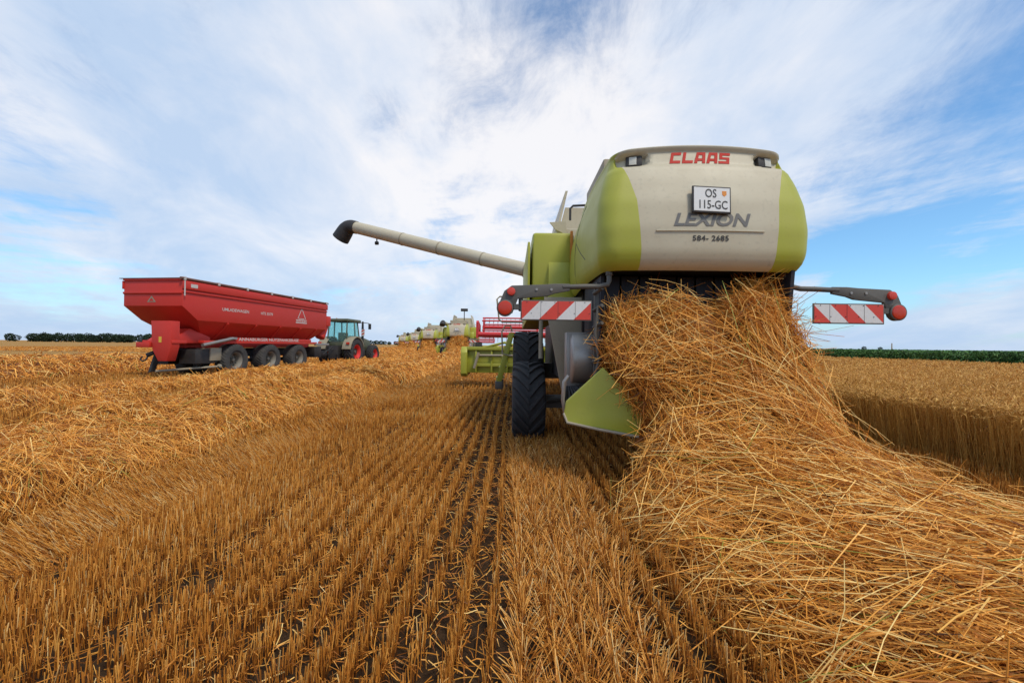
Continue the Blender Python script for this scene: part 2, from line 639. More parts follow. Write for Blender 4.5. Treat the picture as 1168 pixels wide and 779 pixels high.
def cards(C, size, shade):
    """random leaf-like quads at centres C"""
    n = len(C)
    a = rng.normal(size=(n, 3))
    a /= np.linalg.norm(a, axis=1, keepdims=True)
    b_ = np.cross(a, rng.normal(size=(n, 3)))
    b_ /= np.linalg.norm(b_, axis=1, keepdims=True)
    s = size[:, None] if isinstance(size, np.ndarray) else size
    v_ = np.stack([C - a * s, C + b_ * s * 0.5, C + a * s, C - b_ * s * 0.5], axis=1).reshape(-1, 3)
    q = np.arange(n * 4).reshape(-1, 4)
    return v_, q, shade


# ------------------------------------------------------------------ ground
mb = MB()
mb.add([(-4000, -300, 0), (4000, -300, 0), (4000, 6000, 0), (-4000, 6000, 0)], [(0, 1, 2, 3)])
gr = mb.build('ground', 'soil', smooth=0)
gr['kind'] = 'structure'


# ------------------------------------------------------------------ straw rows: cross-section along Y
def row_surface(prof, notch=False):
    """prof rows: (y, xc, halfwidth, height, squareness); returns f(theta 0..pi, v 0..1)->P"""
    A = np.array(prof, float)
    d = np.r_[0, np.cumsum(np.hypot(np.diff(A[:, 0]), np.diff(A[:, 3])))]
    d /= d[-1]

    def f(th, v_, seed=3, lump=0.10):
        y = np.interp(v_, d, A[:, 0])
        xc = np.interp(v_, d, A[:, 1])
        w = np.interp(v_, d, A[:, 2])
        h = np.interp(v_, d, A[:, 3])
        p = np.interp(v_, d, A[:, 4])
        ct, st = np.cos(th), np.sin(th)
        ex = 2.0 / p
        s_ = 1 + lump * 2.6 * (npnoise(y * 1.1 + 9, th * 1.2 + 5, seed) - 0.5) + lump * 1.3 * (npnoise(y * 4 + 3, th * 4 + 2, seed + 1) - 0.5)
        wv = w * (1 + 0.22 * (npnoise(y * 0.9 + 31, np.sign(ct) * 4 + 9, seed + 5) - 0.5))
        x = xc + 0.25 * (npnoise(y * 0.35 + 7, y * 0 + 2, seed + 9) - 0.5) - wv * np.sign(ct) * np.abs(ct) ** ex
        z = h * np.abs(st) ** ex * s_
        if notch:       # the stream leaves the spreader deflector on its left free
            k1 = np.clip((1.55 - z) / 0.7, 0, 1)
            k2 = np.clip((y - 4.0) / 0.35, 0, 1)
            k3 = np.clip(-(x - xc) / np.maximum(w, 0.1), 0, 1)
            x = x + 0.42 * k1 * k2 * k3
        return np.stack([x, y, z], axis=-1)
    return f


def clumpy(sx, seed, lo=0.25):
    return lambda P: lo + np.clip((npnoise(P[:, 0] * sx + 40, (P[:, 1] + P[:, 2] * 1.3) * sx * 1.3 + 40, seed) - 0.3) * 2.2, 0, 1)


def straw_on(f, n, vr, rad, length, dens=None, seed=3, lump=0.10, flow=0.5, lift=0.03, sink=0.10, bias=0.62, lo=0.02, hi=0.98, maxdist=None, shades=None):
    """scatter bent straws on the surface f; area weighted; returns strands parts"""
    m = int(n * 4)
    th = rng.uniform(0.0, np.pi, m)
    v_ = rng.uniform(vr[0], vr[1], m)
    e_ = 1e-3
    P = f(th, v_, seed, lump)
    Pt = (f(th + e_, v_, seed, lump) - P) / e_
    Pv = (f(th, v_ + e_, seed, lump) - P) / e_
    nr = np.cross(Pt, Pv)
    ar = np.linalg.norm(nr, axis=1)
    wgt = np.minimum(ar, np.percentile(ar, 99.5))
    if dens is not None:
        wgt = wgt * dens(P)
    idx = rng.choice(m, size=n, p=wgt / wgt.sum(), replace=False)
    P, Pt, Pv, nr, ar = P[idx], Pt[idx], Pv[idx], nr[idx], ar[idx]
    nr = nr / (ar[:, None] + 1e-9)
    nr[nr[:, 2] < -0.2] *= -1
    ctr = P.copy()
    flip = (nr[:, 2] < 0)
    nr[flip] *= -1
    Pt /= np.linalg.norm(Pt, axis=1, keepdims=True) + 1e-9
    Pv /= np.linalg.norm(Pv, axis=1, keepdims=True) + 1e-9
    # Pt runs across left->right, Pv along the row towards the viewer
    ang = np.where(rng.random(n) < bias, rng.normal(flow, 0.5, n), rng.uniform(0, np.pi, n))
    D = Pt * np.cos(ang)[:, None] + Pv * np.sin(ang)[:, None] + nr * rng.normal(0, 0.17, n)[:, None]
    D += (rng.random(n) < 0.06)[:, None] * nr * rng.uniform(0.2, 1.0, n)[:, None]
    D /= np.linalg.norm(D, axis=1, keepdims=True)
    L = rng.uniform(length[0], length[1], n) * np.where(rng.random(n) < 0.25, 0.5, 1.0)
    off = rng.uniform(-sink, lift, n)
    C = P + nr * off[:, None]
    k = 4
    tt = np.linspace(-0.5, 0.5, k)[None, :, None]
    bend = rng.normal(0, 0.07, (n, 1, 3))
    kink = np.where(rng.random((n, 1, 1)) < 0.15, 2.5, 1.0)
    sag = np.array([0, 0, -1.0])[None, None, :] * rng.uniform(0.0, 0.16, (n, 1, 1))
    pts = C[:, None, :] + D[:, None, :] * tt * L[:, None, None] + (bend * kink + sag) * (tt ** 2 * 4) * L[:, None, None] * 0.5
    pts[:, :, 2] = np.maximum(pts[:, :, 2], 0.006)
    rr = (rng.uniform(0.75, 1.3, n) * (rad(P) if callable(rad) else rad))[:, None] * np.array([1.0, 0.95, 0.85, 0.6])[None, :]
    s0 = 0.46 + 0.24 * rng.normal(size=n) + 1.4 * (off + sink * 0.3)  # shade inside the heap put into the colour: deeper straws are darker
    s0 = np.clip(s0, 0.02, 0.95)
    s0 = np.where(rng.random(n) < 0.012, 1.0, s0)
    return strands(pts, rr, s0)


def base_sheet(f, nv, nt, vr, seed, lump, shrink):
    th = np.linspace(0.0, np.pi, nt)
    vv = np.linspace(vr[0], vr[1], nv)
    TH, VV = np.meshgrid(th, vv)
    P = f(TH.ravel(), VV.ravel(), seed, lump)
    k = np.clip((P[:, 2] - 0.6) / 0.5, 0, 1)          # steep curtain: pull the core inwards too
    xm = P[:, 0].reshape(nv, nt).mean(axis=1).repeat(nt)
    P[:, 0] += (xm - P[:, 0]) * 0.16 * k
    P[:, 1] += shrink * 1.2 * k
    P[:, 2] = np.maximum(P[:, 2] - shrink, -0.02)
    i = np.arange(nv - 1)[:, None]
    j = np.arange(nt - 1)[None, :]
    a = i * nt + j
    q = np.stack([a, a + 1, a + nt + 1, a + nt], axis=-1).reshape(-1, 4)
    sh = np.clip(0.16 + 0.1 * rng.normal(size=len(q)), 0.02, 0.4)  # dark core colour stands in for shade in the gaps between straws
    return P, q, sh


def windrow(label, prof, n_list, seed, lump=0.12, shrink=0.06, flow=0.5, nv=260, sink=0.10, notch=False):
    f = row_surface(prof, notch)
    parts = []
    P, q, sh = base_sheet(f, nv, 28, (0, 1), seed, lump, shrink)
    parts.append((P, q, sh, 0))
    for (n, vr, rad, ln, dens, lift) in n_list:
        a = straw_on(f, n, vr, rad, ln, dens, seed=seed, lump=lump, flow=flow, lift=lift, sink=sink)
        parts.append((*a, 0))
    V, Q, Sh, M = merge(parts)
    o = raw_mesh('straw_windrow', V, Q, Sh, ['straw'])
    tag(o, label, 'straw', 'straw windrows behind the combines', 'stuff')
    return o


def rad_d(base, ref):
    return lambda P: base * np.maximum(1.0, np.hypot(P[:, 0], P[:, 1]) / ref)


def dens_d(ref, pw=1.0):
    return lambda P: (ref / np.maximum(ref, np.hypot(P[:, 0], P[:, 1]))) ** pw


# main heap pouring out of the near combine
main = [(5.5, 2.08, 0.88, 2.14, 9.0), (4.85, 2.10, 0.92, 2.12, 9.0), (4.62, 2.15, 0.96, 1.92, 7.0), (4.42, 2.25, 1.03, 1.52, 4.2), (4.20, 2.36, 1.10, 1.10, 2.8),
        (3.95, 2.46, 1.28, 0.76, 2.3), (3.5, 2.44, 1.48, 0.60, 2.0), (2.7, 2.55, 1.44, 0.50, 2.0), (1.8, 2.70, 1.42, 0.46, 2.0), (0.6, 2.70, 1.4, 0.5, 2.0), (-1.5, 2.45, 1.4, 0.5, 2.0)]
windrow('loose golden straw pouring from the near combine and piling up at right foreground', main,
        [(30000, (0.0, 0.93), 0.0024, (0.15, 0.45), None, 0.0), (26000, (0.0, 0.93), 0.0029, (0.35, 0.75), clumpy(3.2, 61), 0.09), (5500, (0.0, 0.93), 0.0034, (0.5, 0.95), clumpy(2.2, 62), 0.12), (2200, (0.02, 0.9), 0.0022, (0.25, 0.6), None, 0.26)], 21, 0.18, 0.14, flow=0.85, nv=200, sink=0.18, notch=True)

# second row, left of the stubble strip, ending in the second combine's outlet
def outlet_prof(cx, cy, ytail, xtail, h=0.5, w=1.45, extra=()):
    pr = [(cy + 0.8, cx, 0.90, 2.18, 5.0), (cy + 0.35, cx, 1.0, 2.1, 5.0), (cy - 0.1, cx, 1.08, 1.7, 3.5), (cy - 0.5, cx, 1.2, 1.1, 2.6), (cy - 1.2, cx, 1.35, 0.75, 2.2), (cy - 3.0, cx, w, h * 1.1, 2.0)]
    pr += list(extra)
    pr += [(ytail, xtail, w, h, 2.0)]
    return pr


C2, C3, C4, C5 = (-5.45, 42.4), (-11.7, 60.0), (-20.0, 88.0), (-28.5, 112.0)
windrow('long lumpy straw row just left of the stubble strip, ending at the second combine', outlet_prof(C2[0], C2[1], -1.5, -5.5, 0.52, 1.25, [(30, -5.3, 1.3, 0.55, 2.0), (15, -5.35, 1.3, 0.56, 2.0), (6, -5.5, 1.3, 0.52, 2.0)]),
        [(85000, (0.0, 1.0), rad_d(0.0023, 5.0), (0.2, 0.55), dens_d(3.5, 1.5), 0.05), (14000, (0.0, 0.2), 0.012, (0.5, 1.0), None, 0.05), (3500, (0.5, 1.0), rad_d(0.0021, 6.0), (0.25, 0.5), dens_d(4, 1.3), 0.16)], 33, 0.34, 0.07, flow=0.4, nv=420)
windrow('low straw row between the near row and the red trailer', outlet_prof(C3[0], C3[1], 2.0, -10.9, 0.34, 0.95, [(46, -11.5, 1.2, 0.45, 2.0), (34, -10.9, 0.9, 0.36, 2.0), (15, -10.9, 0.95, 0.34, 2.0)]),
        [(30000, (0.0, 1.0), rad_d(0.004, 10.0), (0.4, 0.9), dens_d(8, 1.0), 0.06), (8000, (0.0, 0.2), 0.016, (0.6, 1.1), None, 0.06)], 45, 0.2, 0.07, nv=420)
windrow('straw row beyond the trailer leading to the fourth combine', outlet_prof(C4[0], C4[1], 8.0, -19.5, 0.55, 1.5, [(60, -19.9, 1.4, 0.5, 2.0), (28, -19.8, 1.7, 0.55, 2.0)]),
        [(22000, (0.0, 1.0), rad_d(0.006, 14.0), (0.5, 1.0), dens_d(15, 1.0), 0.06), (6000, (0.0, 0.15), 0.022, (0.8, 1.4), None, 0.06)], 57, 0.26, 0.07, nv=420)
windrow('farthest straw row on the left leading to the fifth combine', outlet_prof(C5[0], C5[1], 12.0, -27.5, 0.55, 1.5, [(60, -28, 1.5, 0.5, 2.0)]),
        [(20000, (0.0, 1.0), rad_d(0.007, 16.0), (0.5, 1.0), dens_d(20, 1.0), 0.06), (5000, (0.0, 0.12), 0.03, (0.9, 1.5), None, 0.06)], 69, 0.26, 0.07, nv=420)


# ------------------------------------------------------------------ stubble
def in_row(x, y):
    """1 where straw rows cover the ground"""
    a = (np.abs(x - 2.6) < 1.15) & (y < 4.6)
    b_ = (np.abs(x + 5.35) < 1.05) & (y < 42)
    return a | b_


def stubble():
    parts = []
    pitch = 0.157
    # (x0, x1, y0, y1, stalks per metre of row, width factor)
    zones = [(-3.9, 6.0, 1.2, 7.0, 250, 1.0), (-6.6, 6.0, 7.0, 14.0, 115, 1.5), (-24, 6.0, 14.0, 28.0, 22, 3.0), (-44, 6.0, 28.0, 60.0, 6, 6.0),
             (-13.0, -6.4, 4.0, 14.0, 60, 1.8), (-4.5, -3.9, 1.2, 7.0, 110, 1.0), (-110, 6.0, 60.0, 120.0, 1.0, 13.0), (-24, -13, 9.0, 14.0, 18, 2.6), (-60, -24, 16, 28, 7, 4.0), (-6.6, -3.9, 1.2, 7.0, 40, 1.0)]
    for (x0, x1, y0, y1, d, wf) in zones:
        rows = np.arange(math.ceil(x0 / pitch), math.floor(x1 / pitch) + 1)
        n = int(len(rows) * (y1 - y0) * d)
        ri = rng.choice(rows, n)
        y = rng.uniform(y0, y1, n)
        # clumps along each row
        cl = npnoise(y * 9 + ri * 3.7, ri * 1.3 + 0.5, 91)
        keep = (cl > 0.13)
        # missing drill rows (tramline gaps)
        gap = np.isin(ri, [-1, -3])
        keep &= ~(gap & (rng.random(n) < (0.6 if wf < 4 else 0.5)))
        keep &= ~np.isin(ri, [-13, -26, 14]) | (rng.random(n) < 0.35)
        ri, y = ri[keep], y[keep]
        n = len(y)
        x = ri * pitch + 0.055 + rng.normal(0, 0.014, n) + 0.02 * np.sin(y * 0.7 + ri) 
        k2 = ~in_row(x, y) & (np.abs(x) < y * 1.25 + 1.5) & (np.hypot(x, y) > 1.0)
        x, y = x[k2], y[k2]
        n = len(y)
        h = rng.normal(0.160, 0.028, n) * (0.85 + 0.35 * npnoise(x * 1.3, y * 1.3, 5))
        lean = rng.normal(0, 0.07, (n, 2))
        # pressed bands: the near wheel track and the edge of the row on the left
        tr = ((x > 0.0) & (x < 0.75) & (y < 7.0)) | ((x > 3.3) & (x < 4.1))
        ed = (x < -2.95) & (x > -3.9)
        big = tr | ed
        lean[tr] += rng.normal(0, 0.55, (tr.sum(), 2))
        lean[ed] += np.array([-0.55, -0.9]) * rng.uniform(0.4, 1.3, (ed.sum(), 1))
        h[big] *= 1.15
        odd = rng.random(n) < 0.03
        lean[odd] += rng.normal(0, 0.7, (odd.sum(), 2))
        P0 = np.stack([x, y, np.full(n, -0.01)], axis=1)
        dd = np.stack([lean[:, 0], lean[:, 1], np.ones(n)], axis=1)
        dd /= np.linalg.norm(dd, axis=1, keepdims=True)
        P1 = P0 + dd * (h * 0.55)[:, None]
        P2 = P0 + dd * h[:, None] + rng.normal(0, 0.006, (n, 3))
        P = np.stack([P0, P1, P2], axis=1)
        r = (rng.uniform(0.0016, 0.0028, n) * wf)[:, None] * np.array([1.1, 1.0, 0.95])[None]
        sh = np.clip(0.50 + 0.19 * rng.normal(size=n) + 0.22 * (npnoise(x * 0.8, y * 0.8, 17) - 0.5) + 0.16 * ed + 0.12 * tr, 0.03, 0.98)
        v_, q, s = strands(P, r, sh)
        # lower half of a stalk is darker, upper half slightly lighter
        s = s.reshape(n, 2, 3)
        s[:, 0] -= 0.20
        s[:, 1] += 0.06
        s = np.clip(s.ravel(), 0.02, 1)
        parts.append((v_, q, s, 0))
        # pale cut ends for the near ones
        if wf <= 1.5:
            idx = (np.arange(n) * 9)[:, None] + np.array([6, 7, 8, 6])[None]
            parts[-1] = (v_, np.concatenate([q]), s, 0)
        # dry leaf blades curling round the stalks
        if wf < 3.5:
            m = int(n * 0.40)
            j = rng.choice(n, m, replace=False)
            B0 = P0[j] + dd[j] * (h[j] * rng.uniform(0.05, 0.7, m))[:, None]
            o = rng.normal(0, 1, (m, 3))
            o[:, 2] = rng.uniform(-0.3, 1.0, m)
            o /= np.linalg.norm(o, axis=1, keepdims=True)
            ll = rng.uniform(0.04, 0.13, m)
            B1 = B0 + o * (ll * 0.5)[:, None]
            B2 = B1 + (o * 0.6 + np.array([0, 0, -0.7])) * (ll * 0.6)[:, None]
            B2[:, 2] = np.maximum(B2[:, 2], 0.004)
            PP = np.stack([B0, B1, B2], axis=1)
            rr = (rng.uniform(0.0015, 0.003, m) * wf)[:, None] * np.array([1.0, 0.9, 0.3])[None]
            parts.append((*strands(PP, rr, np.clip(0.42 + 0.2 * rng.normal(size=m), 0.02, 0.9)), 0))
    V, Q, Sh, M = merge(parts)
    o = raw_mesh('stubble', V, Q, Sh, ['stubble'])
    tag(o, 'short cut golden stubble standing in drilled rows across the field', 'stubble', kind='stuff')

    # litter: loose straws and chaff lying between the rows
    parts = []
    for (x0, x1, y0, y1, n, wf) in [(-6.5, 6, 1.2, 5, 15000, 1), (-9, 6, 5, 12, 9000, 1.6), (-22, 6, 12, 26, 16000, 3), (-45, 6, 26, 60, 14000, 6), (-90, 6, 60, 110, 6000, 12)]:
        x = rng.uniform(x0, x1, n)
        y = rng.uniform(y0, y1, n)
        k2 = ~in_row(x, y) & (np.abs(x) < y * 1.3 + 1.5) & (rng.random(n) < 0.25 + 1.0 * npnoise(x * 0.9, y * 0.5, 8) * (1 + ((x > 0) | (x < -3.0))))
        x, y = x[k2], y[k2]
        n = len(x)
        a = rng.uniform(0, 2 * np.pi, n)
        L = rng.uniform(0.02, 0.20, n)  * (1 + 0.25 * (wf - 1))
        D = np.stack([np.cos(a), np.sin(a), rng.normal(0, 0.15, n)], axis=1)
        z = rng.uniform(0.004, 0.05, n) * np.sqrt(wf)
        C = np.stack([x, y, z], axis=1)
        tt = np.array([-0.5, 0, 0.5])[None, :, None]
        P = C[:, None] + D[:, None] * tt * L[:, None, None] + rng.normal(0, 0.05, (n, 1, 3)) * L[:, None, None] * (tt ** 2 * 4)
        P[:, :, 2] = np.maximum(P[:, :, 2], 0.003)
        r = (rng.uniform(0.0014, 0.003, n) * wf)[:, None] * np.ones((1, 3))
        parts.append((*strands(P, r, np.clip(0.5 + 0.22 * rng.normal(size=n), 0.02, 0.95)), 0))
    V, Q, Sh, M = merge(parts)
    o = raw_mesh('straw_litter', V, Q, Sh, ['straw'])
    tag(o, 'loose straw and chaff scattered over the soil between stubble rows', 'straw litter', kind='stuff')


stubble()


# ------------------------------------------------------------------ standing wheat
def wheat():
    parts = []
    X0 = 5.75
    H = 0.84
    # canopy sheet under the ears
    xs = np.r_[np.arange(X0 + 0.45, 9, 0.25), np.arange(9, 29.6, 1.0)]
    ys = np.r_[np.arange(1.0, 14, 0.25), np.arange(14, 240, 2.0)]
    XX, YY = np.meshgrid(xs, ys)
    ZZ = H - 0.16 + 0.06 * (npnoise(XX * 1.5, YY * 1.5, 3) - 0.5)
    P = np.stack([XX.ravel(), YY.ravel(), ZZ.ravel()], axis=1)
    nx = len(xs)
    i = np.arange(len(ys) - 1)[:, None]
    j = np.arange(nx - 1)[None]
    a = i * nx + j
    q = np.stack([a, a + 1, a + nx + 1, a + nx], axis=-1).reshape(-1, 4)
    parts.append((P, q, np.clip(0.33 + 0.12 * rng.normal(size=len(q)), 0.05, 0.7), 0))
    # face sheet inside the crop so that one cannot look through under the canopy
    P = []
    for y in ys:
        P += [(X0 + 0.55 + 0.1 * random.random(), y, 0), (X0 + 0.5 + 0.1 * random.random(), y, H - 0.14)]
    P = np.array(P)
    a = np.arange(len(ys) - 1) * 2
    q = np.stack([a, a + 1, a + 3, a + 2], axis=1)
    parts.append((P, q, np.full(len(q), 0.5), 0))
    # stalks and ears: zones (x0,x1,y0,y1,n,wf,fullheight)
    zones = [(X0, X0 + 0.5, 1.5, 9, 5200, 1.0, 1), (X0, X0 + 0.5, 9, 30, 5200, 1.8, 1), (X0, X0 + 0.6, 30, 110, 3500, 5, 1),
             (X0 + 0.3, 9, 2.0, 9, 6500, 1.2, 0), (X0 + 0.3, 16, 7, 16, 15000, 2.0, 0), (X0 + 0.3, 29.5, 16, 32, 18000, 3.6, 0),
             (X0 + 0.3, 29.5, 32, 70, 16000, 6.5, 0), (9, 16, 5, 9, 3000, 1.8, 0), (16, 29.5, 10, 17, 6000, 3.0, 0), (X0, 29.5, 70, 200, 9000, 16, 0)]
    for (x0, x1, y0, y1, n, wf, full) in zones:
        x = rng.uniform(x0, x1, n)
        y = rng.uniform(y0, y1, n)
        k = np.abs(x) < y * 1.4 + 3
        x, y = x[k], y[k]
        n = len(x)
        x = np.where(x < X0 + 1.0, x + 0.28 * (npnoise(y * 0.9, y * 0 + 3, 44) - 0.5) + rng.normal(0, 0.05, n), x)
        h = H + rng.normal(0, 0.045, n) + 0.07 * (npnoise(x * 1.2, y * 1.2, 6) - 0.5)
        lean = rng.normal(0, 0.085, (n, 2))
        lean[:, 0] -= 0.06 * (x < X0 + 0.5)
        zb = 0.0 if full else H - 0.30
        P0 = np.stack([x, y, np.full(n, zb)], axis=1)
        top = np.stack([x + lean[:, 0] * h, y + lean[:, 1] * h, h - 0.05], axis=1)
        mid = (P0 + top) / 2 + rng.normal(0, 0.008, (n, 3))
        P = np.stack([P0, mid, top], axis=1)
        wr = wf if full else wf
        r = (rng.uniform(0.0015, 0.0024, n) * wr)[:, None] * np.array([1.2, 1.0, 0.8])[None]
        s = np.clip((0.66 if full else 0.50) + 0.19 * rng.normal(size=n), 0.05, 1.0)
        parts.append((*strands(P, r, s), 0))
        # ears nod over
        a = rng.uniform(0, 2 * np.pi, n)
        o = np.stack([np.cos(a), np.sin(a), rng.uniform(-0.5, 0.9, n)], axis=1)
        o /= np.linalg.norm(o, axis=1, keepdims=True)
        L = rng.uniform(0.06, 0.095, n) * (1 + 0.18 * (wf - 1))
        E = [top]
        cur = top
        up = np.stack([lean[:, 0], lean[:, 1], np.ones(n)], axis=1)
        for kk, f_ in enumerate((0.25, 0.65, 1.0)):
            dvec = up * (1 - f_) + o * f_
            dvec /= np.linalg.norm(dvec, axis=1, keepdims=True)
            cur = cur + dvec * (L / 3)[:, None]
            E.append(cur)
        E = np.stack(E, axis=1)
        rr = (rng.uniform(0.0045, 0.0065, n) * (1 + 0.55 * (wf - 1)))[:, None] * np.array([0.5, 1.0, 0.9, 0.25])[None]
        parts.append((*strands(E, rr, np.clip(0.62 + 0.17 * rng.normal(size=n), 0.1, 1.0)), 0))
        # awns and dry flag leaves on near plants
        if wf <= 2.0:
            for q_ in range(3):
                aw = o + rng.normal(0, 0.35, (n, 3))
                aw /= np.linalg.norm(aw, axis=1, keepdims=True)
                A0 = E[:, 1 + q_ % 3]
                PA = np.stack([A0, A0 + aw * 0.03, A0 + aw * 0.075], axis=1)
                parts.append((*strands(PA, np.full((n, 3), 0.0006) * wf, np.clip(0.8 + 0.1 * rng.normal(size=n), 0, 1)), 0))
            m = int(n * 0.7)
            j = rng.choice(n, m, replace=False)
            zf = rng.uniform(0.25, 0.95, m)[:, None]
            B0 = P0[j] * (1 - zf) + top[j] * zf
            oo = rng.normal(0, 1, (m, 3))
            oo[:, 2] = rng.uniform(-0.2, 0.8, m)
            oo /= np.linalg.norm(oo, axis=1, keepdims=True)
            B1 = B0 + oo * 0.05
            B2 = B1 + (oo * 0.5 + np.array([0, 0, -0.8])) * 0.07
            parts.append((*strands(np.stack([B0, B1, B2], axis=1), np.array([0.002, 0.003, 0.0008])[None] * np.ones((m, 1)) * wf, np.clip(0.42 + 0.2 * rng.normal(size=m), 0, 1)), 0))
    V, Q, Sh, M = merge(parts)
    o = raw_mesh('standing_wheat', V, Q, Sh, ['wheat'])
    tag(o, 'ripe brown wheat still standing in a block at right, up to the green corn', 'wheat', kind='stuff')


wheat()


# ------------------------------------------------------------------ corn block beyond the wheat
def corn():
    parts = []
    X0, X1, Y0, Y1 = 29.6, 300, 2, 420
    H = 1.50
    xs = np.r_[np.arange(X0 + 0.6, 45, 1.0), np.arange(45, X1, 8)]
    ys = np.r_[np.arange(Y0, 90, 1.0), np.arange(90, Y1, 6)]
    XX, YY = np.meshgrid(xs, ys)
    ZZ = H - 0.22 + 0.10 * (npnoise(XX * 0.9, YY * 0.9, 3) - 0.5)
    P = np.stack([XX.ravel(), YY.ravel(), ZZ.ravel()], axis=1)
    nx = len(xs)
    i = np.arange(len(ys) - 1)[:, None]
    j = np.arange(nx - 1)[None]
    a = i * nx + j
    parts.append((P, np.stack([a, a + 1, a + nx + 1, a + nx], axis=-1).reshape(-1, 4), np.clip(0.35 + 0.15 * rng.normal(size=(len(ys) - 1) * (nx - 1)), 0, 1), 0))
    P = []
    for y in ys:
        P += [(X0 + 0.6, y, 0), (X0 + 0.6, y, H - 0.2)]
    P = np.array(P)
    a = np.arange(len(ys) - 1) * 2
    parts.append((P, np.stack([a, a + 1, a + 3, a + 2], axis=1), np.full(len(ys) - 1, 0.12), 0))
    for (x0, x1, y0, y1, n, wf) in [(X0, X0 + 1.2, 15, 60, 26000, 1.0), (X0, X0 + 1.6, 60, 200, 14000, 2.6), (X0, 40, 18, 60, 18000, 1.5), (X0, 80, 40, 200, 16000, 4), (X0, 200, 150, 420, 7000, 9)]:
        x = rng.uniform(x0, x1, n)
        x = np.where(x1 - x0 < 2, np.round(x / 0.6) * 0.6 + rng.normal(0, 0.05, n), x)
        y = rng.uniform(y0, y1, n)
        edge = (x1 - x0 < 2)
        h = H * (0.93 + 0.16 * npnoise(x * 0.7, y * 0.7, 12))
        z0 = rng.uniform(0.15, 0.95, n) * h if edge else h * rng.uniform(0.82, 0.98, n)
        a = rng.uniform(0, 2 * np.pi, n)
        o = np.stack([np.cos(a), np.sin(a), np.full(n, 0.0)], axis=1)
        L = rng.uniform(0.25, 0.5, n) * (1 + 0.2 * (wf - 1))
        B0 = np.stack([x, y, z0], axis=1)
        B1 = B0 + (o * 0.5 + np.array([0, 0, 0.45])) * L[:, None] * 0.6
        B2 = B1 + (o * 0.8 + np.array([0, 0, -0.5])) * L[:, None] * 0.6
        B1[:, 2] = np.minimum(B1[:, 2], H + 0.06)
        P = np.stack([B0, B1, B2], axis=1)
        r = (rng.uniform(0.014, 0.028, n) * wf)[:, None] * np.array([0.8, 1.0, 0.15])[None]
        parts.append((*strands(P, r, np.clip(0.5 + 0.22 * rng.normal(size=n), 0, 0.95), 2), 0))
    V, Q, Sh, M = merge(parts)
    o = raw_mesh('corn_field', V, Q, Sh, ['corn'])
    tag(o, 'dark green block of young corn beyond the standing wheat on the right', 'corn', kind='stuff')


corn()


# ------------------------------------------------------------------ far woods and lone trees
def crown_cards(cx, cy, z0, rx, h, n, s):
    th = rng.uniform(0, 2 * np.pi, n)
    u = rng.uniform(-1, 1, n)
    rr = rng.uniform(0.55, 1.0, n) ** 0.5 * (0.75 + 0.5 * npnoise(th * 2.2 + cx, u * 2.5 + 9, int(abs(cx)) % 90))
    w = np.sqrt(np.maximum(0, 1 - u * u)) * rr
    C = np.stack([cx + rx * w * np.cos(th), cy + rx * w * np.sin(th), z0 + h * (0.5 + 0.5 * u * rr)], axis=1)
    return cards(C, np.full(n, s), np.clip(0.45 + 0.25 * rng.normal(size=n), 0, 1))


def wood(label, x0, x1, yc, hmin, hmax, step, seed):
    r = random.Random(seed)
    parts = []
    x = x0
    while x < x1:
        hh = r.uniform(hmin, hmax)
        w = r.uniform(0.45, 0.75) * hh
        yy = yc + r.uniform(-8, 14)
        parts.append((*crown_cards(x, yy, 0.3, w, hh, 420, hh * 0.10), 0))
        tb = np.array([[(x, yy, 0), (x + 0.1, yy, hh * 0.3), (x, yy + 0.1, hh * 0.7)]], float)
        parts.append((*strands(tb, np.array([[0.35, 0.25, 0.1]]), np.array([0.0]), 6), 0))
        x += step * r.uniform(0.5, 1.2)
    V, Q, Sh, M = merge(parts)
    o = raw_mesh('distant_wood', V, Q, Sh, ['leaf'])
    tag(o, label, 'wood', kind='stuff')


wood('low dark line of trees on the horizon left of the red trailer', -486, -345, 420, 5.5, 8.8, 4.0, 3)
wood('faint tree line on the horizon between the tractor and the far combines', -345, -100, 900, 6, 9, 9.0, 4)


def lone_tree(x, y, h, label):
    root = empty('tree', (x, y, 0))
    tag(root, label, 'tree', 'lone trees on the right horizon')
    MB().tube([(0, 0, -0.1), (0.1, 0, h * 0.3), (0, 0.1, h * 0.75)], [0.3, 0.22, 0.08], 8).build('trunk', 'trunk', root)
    v_, q, s = crown_cards(0, 0, h * 0.25, h * 0.42, h * 0.75, 420, h * 0.07)
    o = raw_mesh('crown', v_, q, s, ['leaf'])
    o.parent = root


lone_tree(328, 400, 4.6, 'small round tree on the horizon, nearer the combine of the two above the corn')
lone_tree(343, 400, 4.2, 'small round tree on the horizon, beside the thin mast above the corn')
mb = MB().tube([(0, 0, 0), (0, 0, 7.8)], [0.55, 0.4], 8)
mast = mb.build('mast', 'darkbeige')
mast.location = (352, 398, 0)
tag(mast, 'thin pale mast on the right horizon above the corn', 'mast')


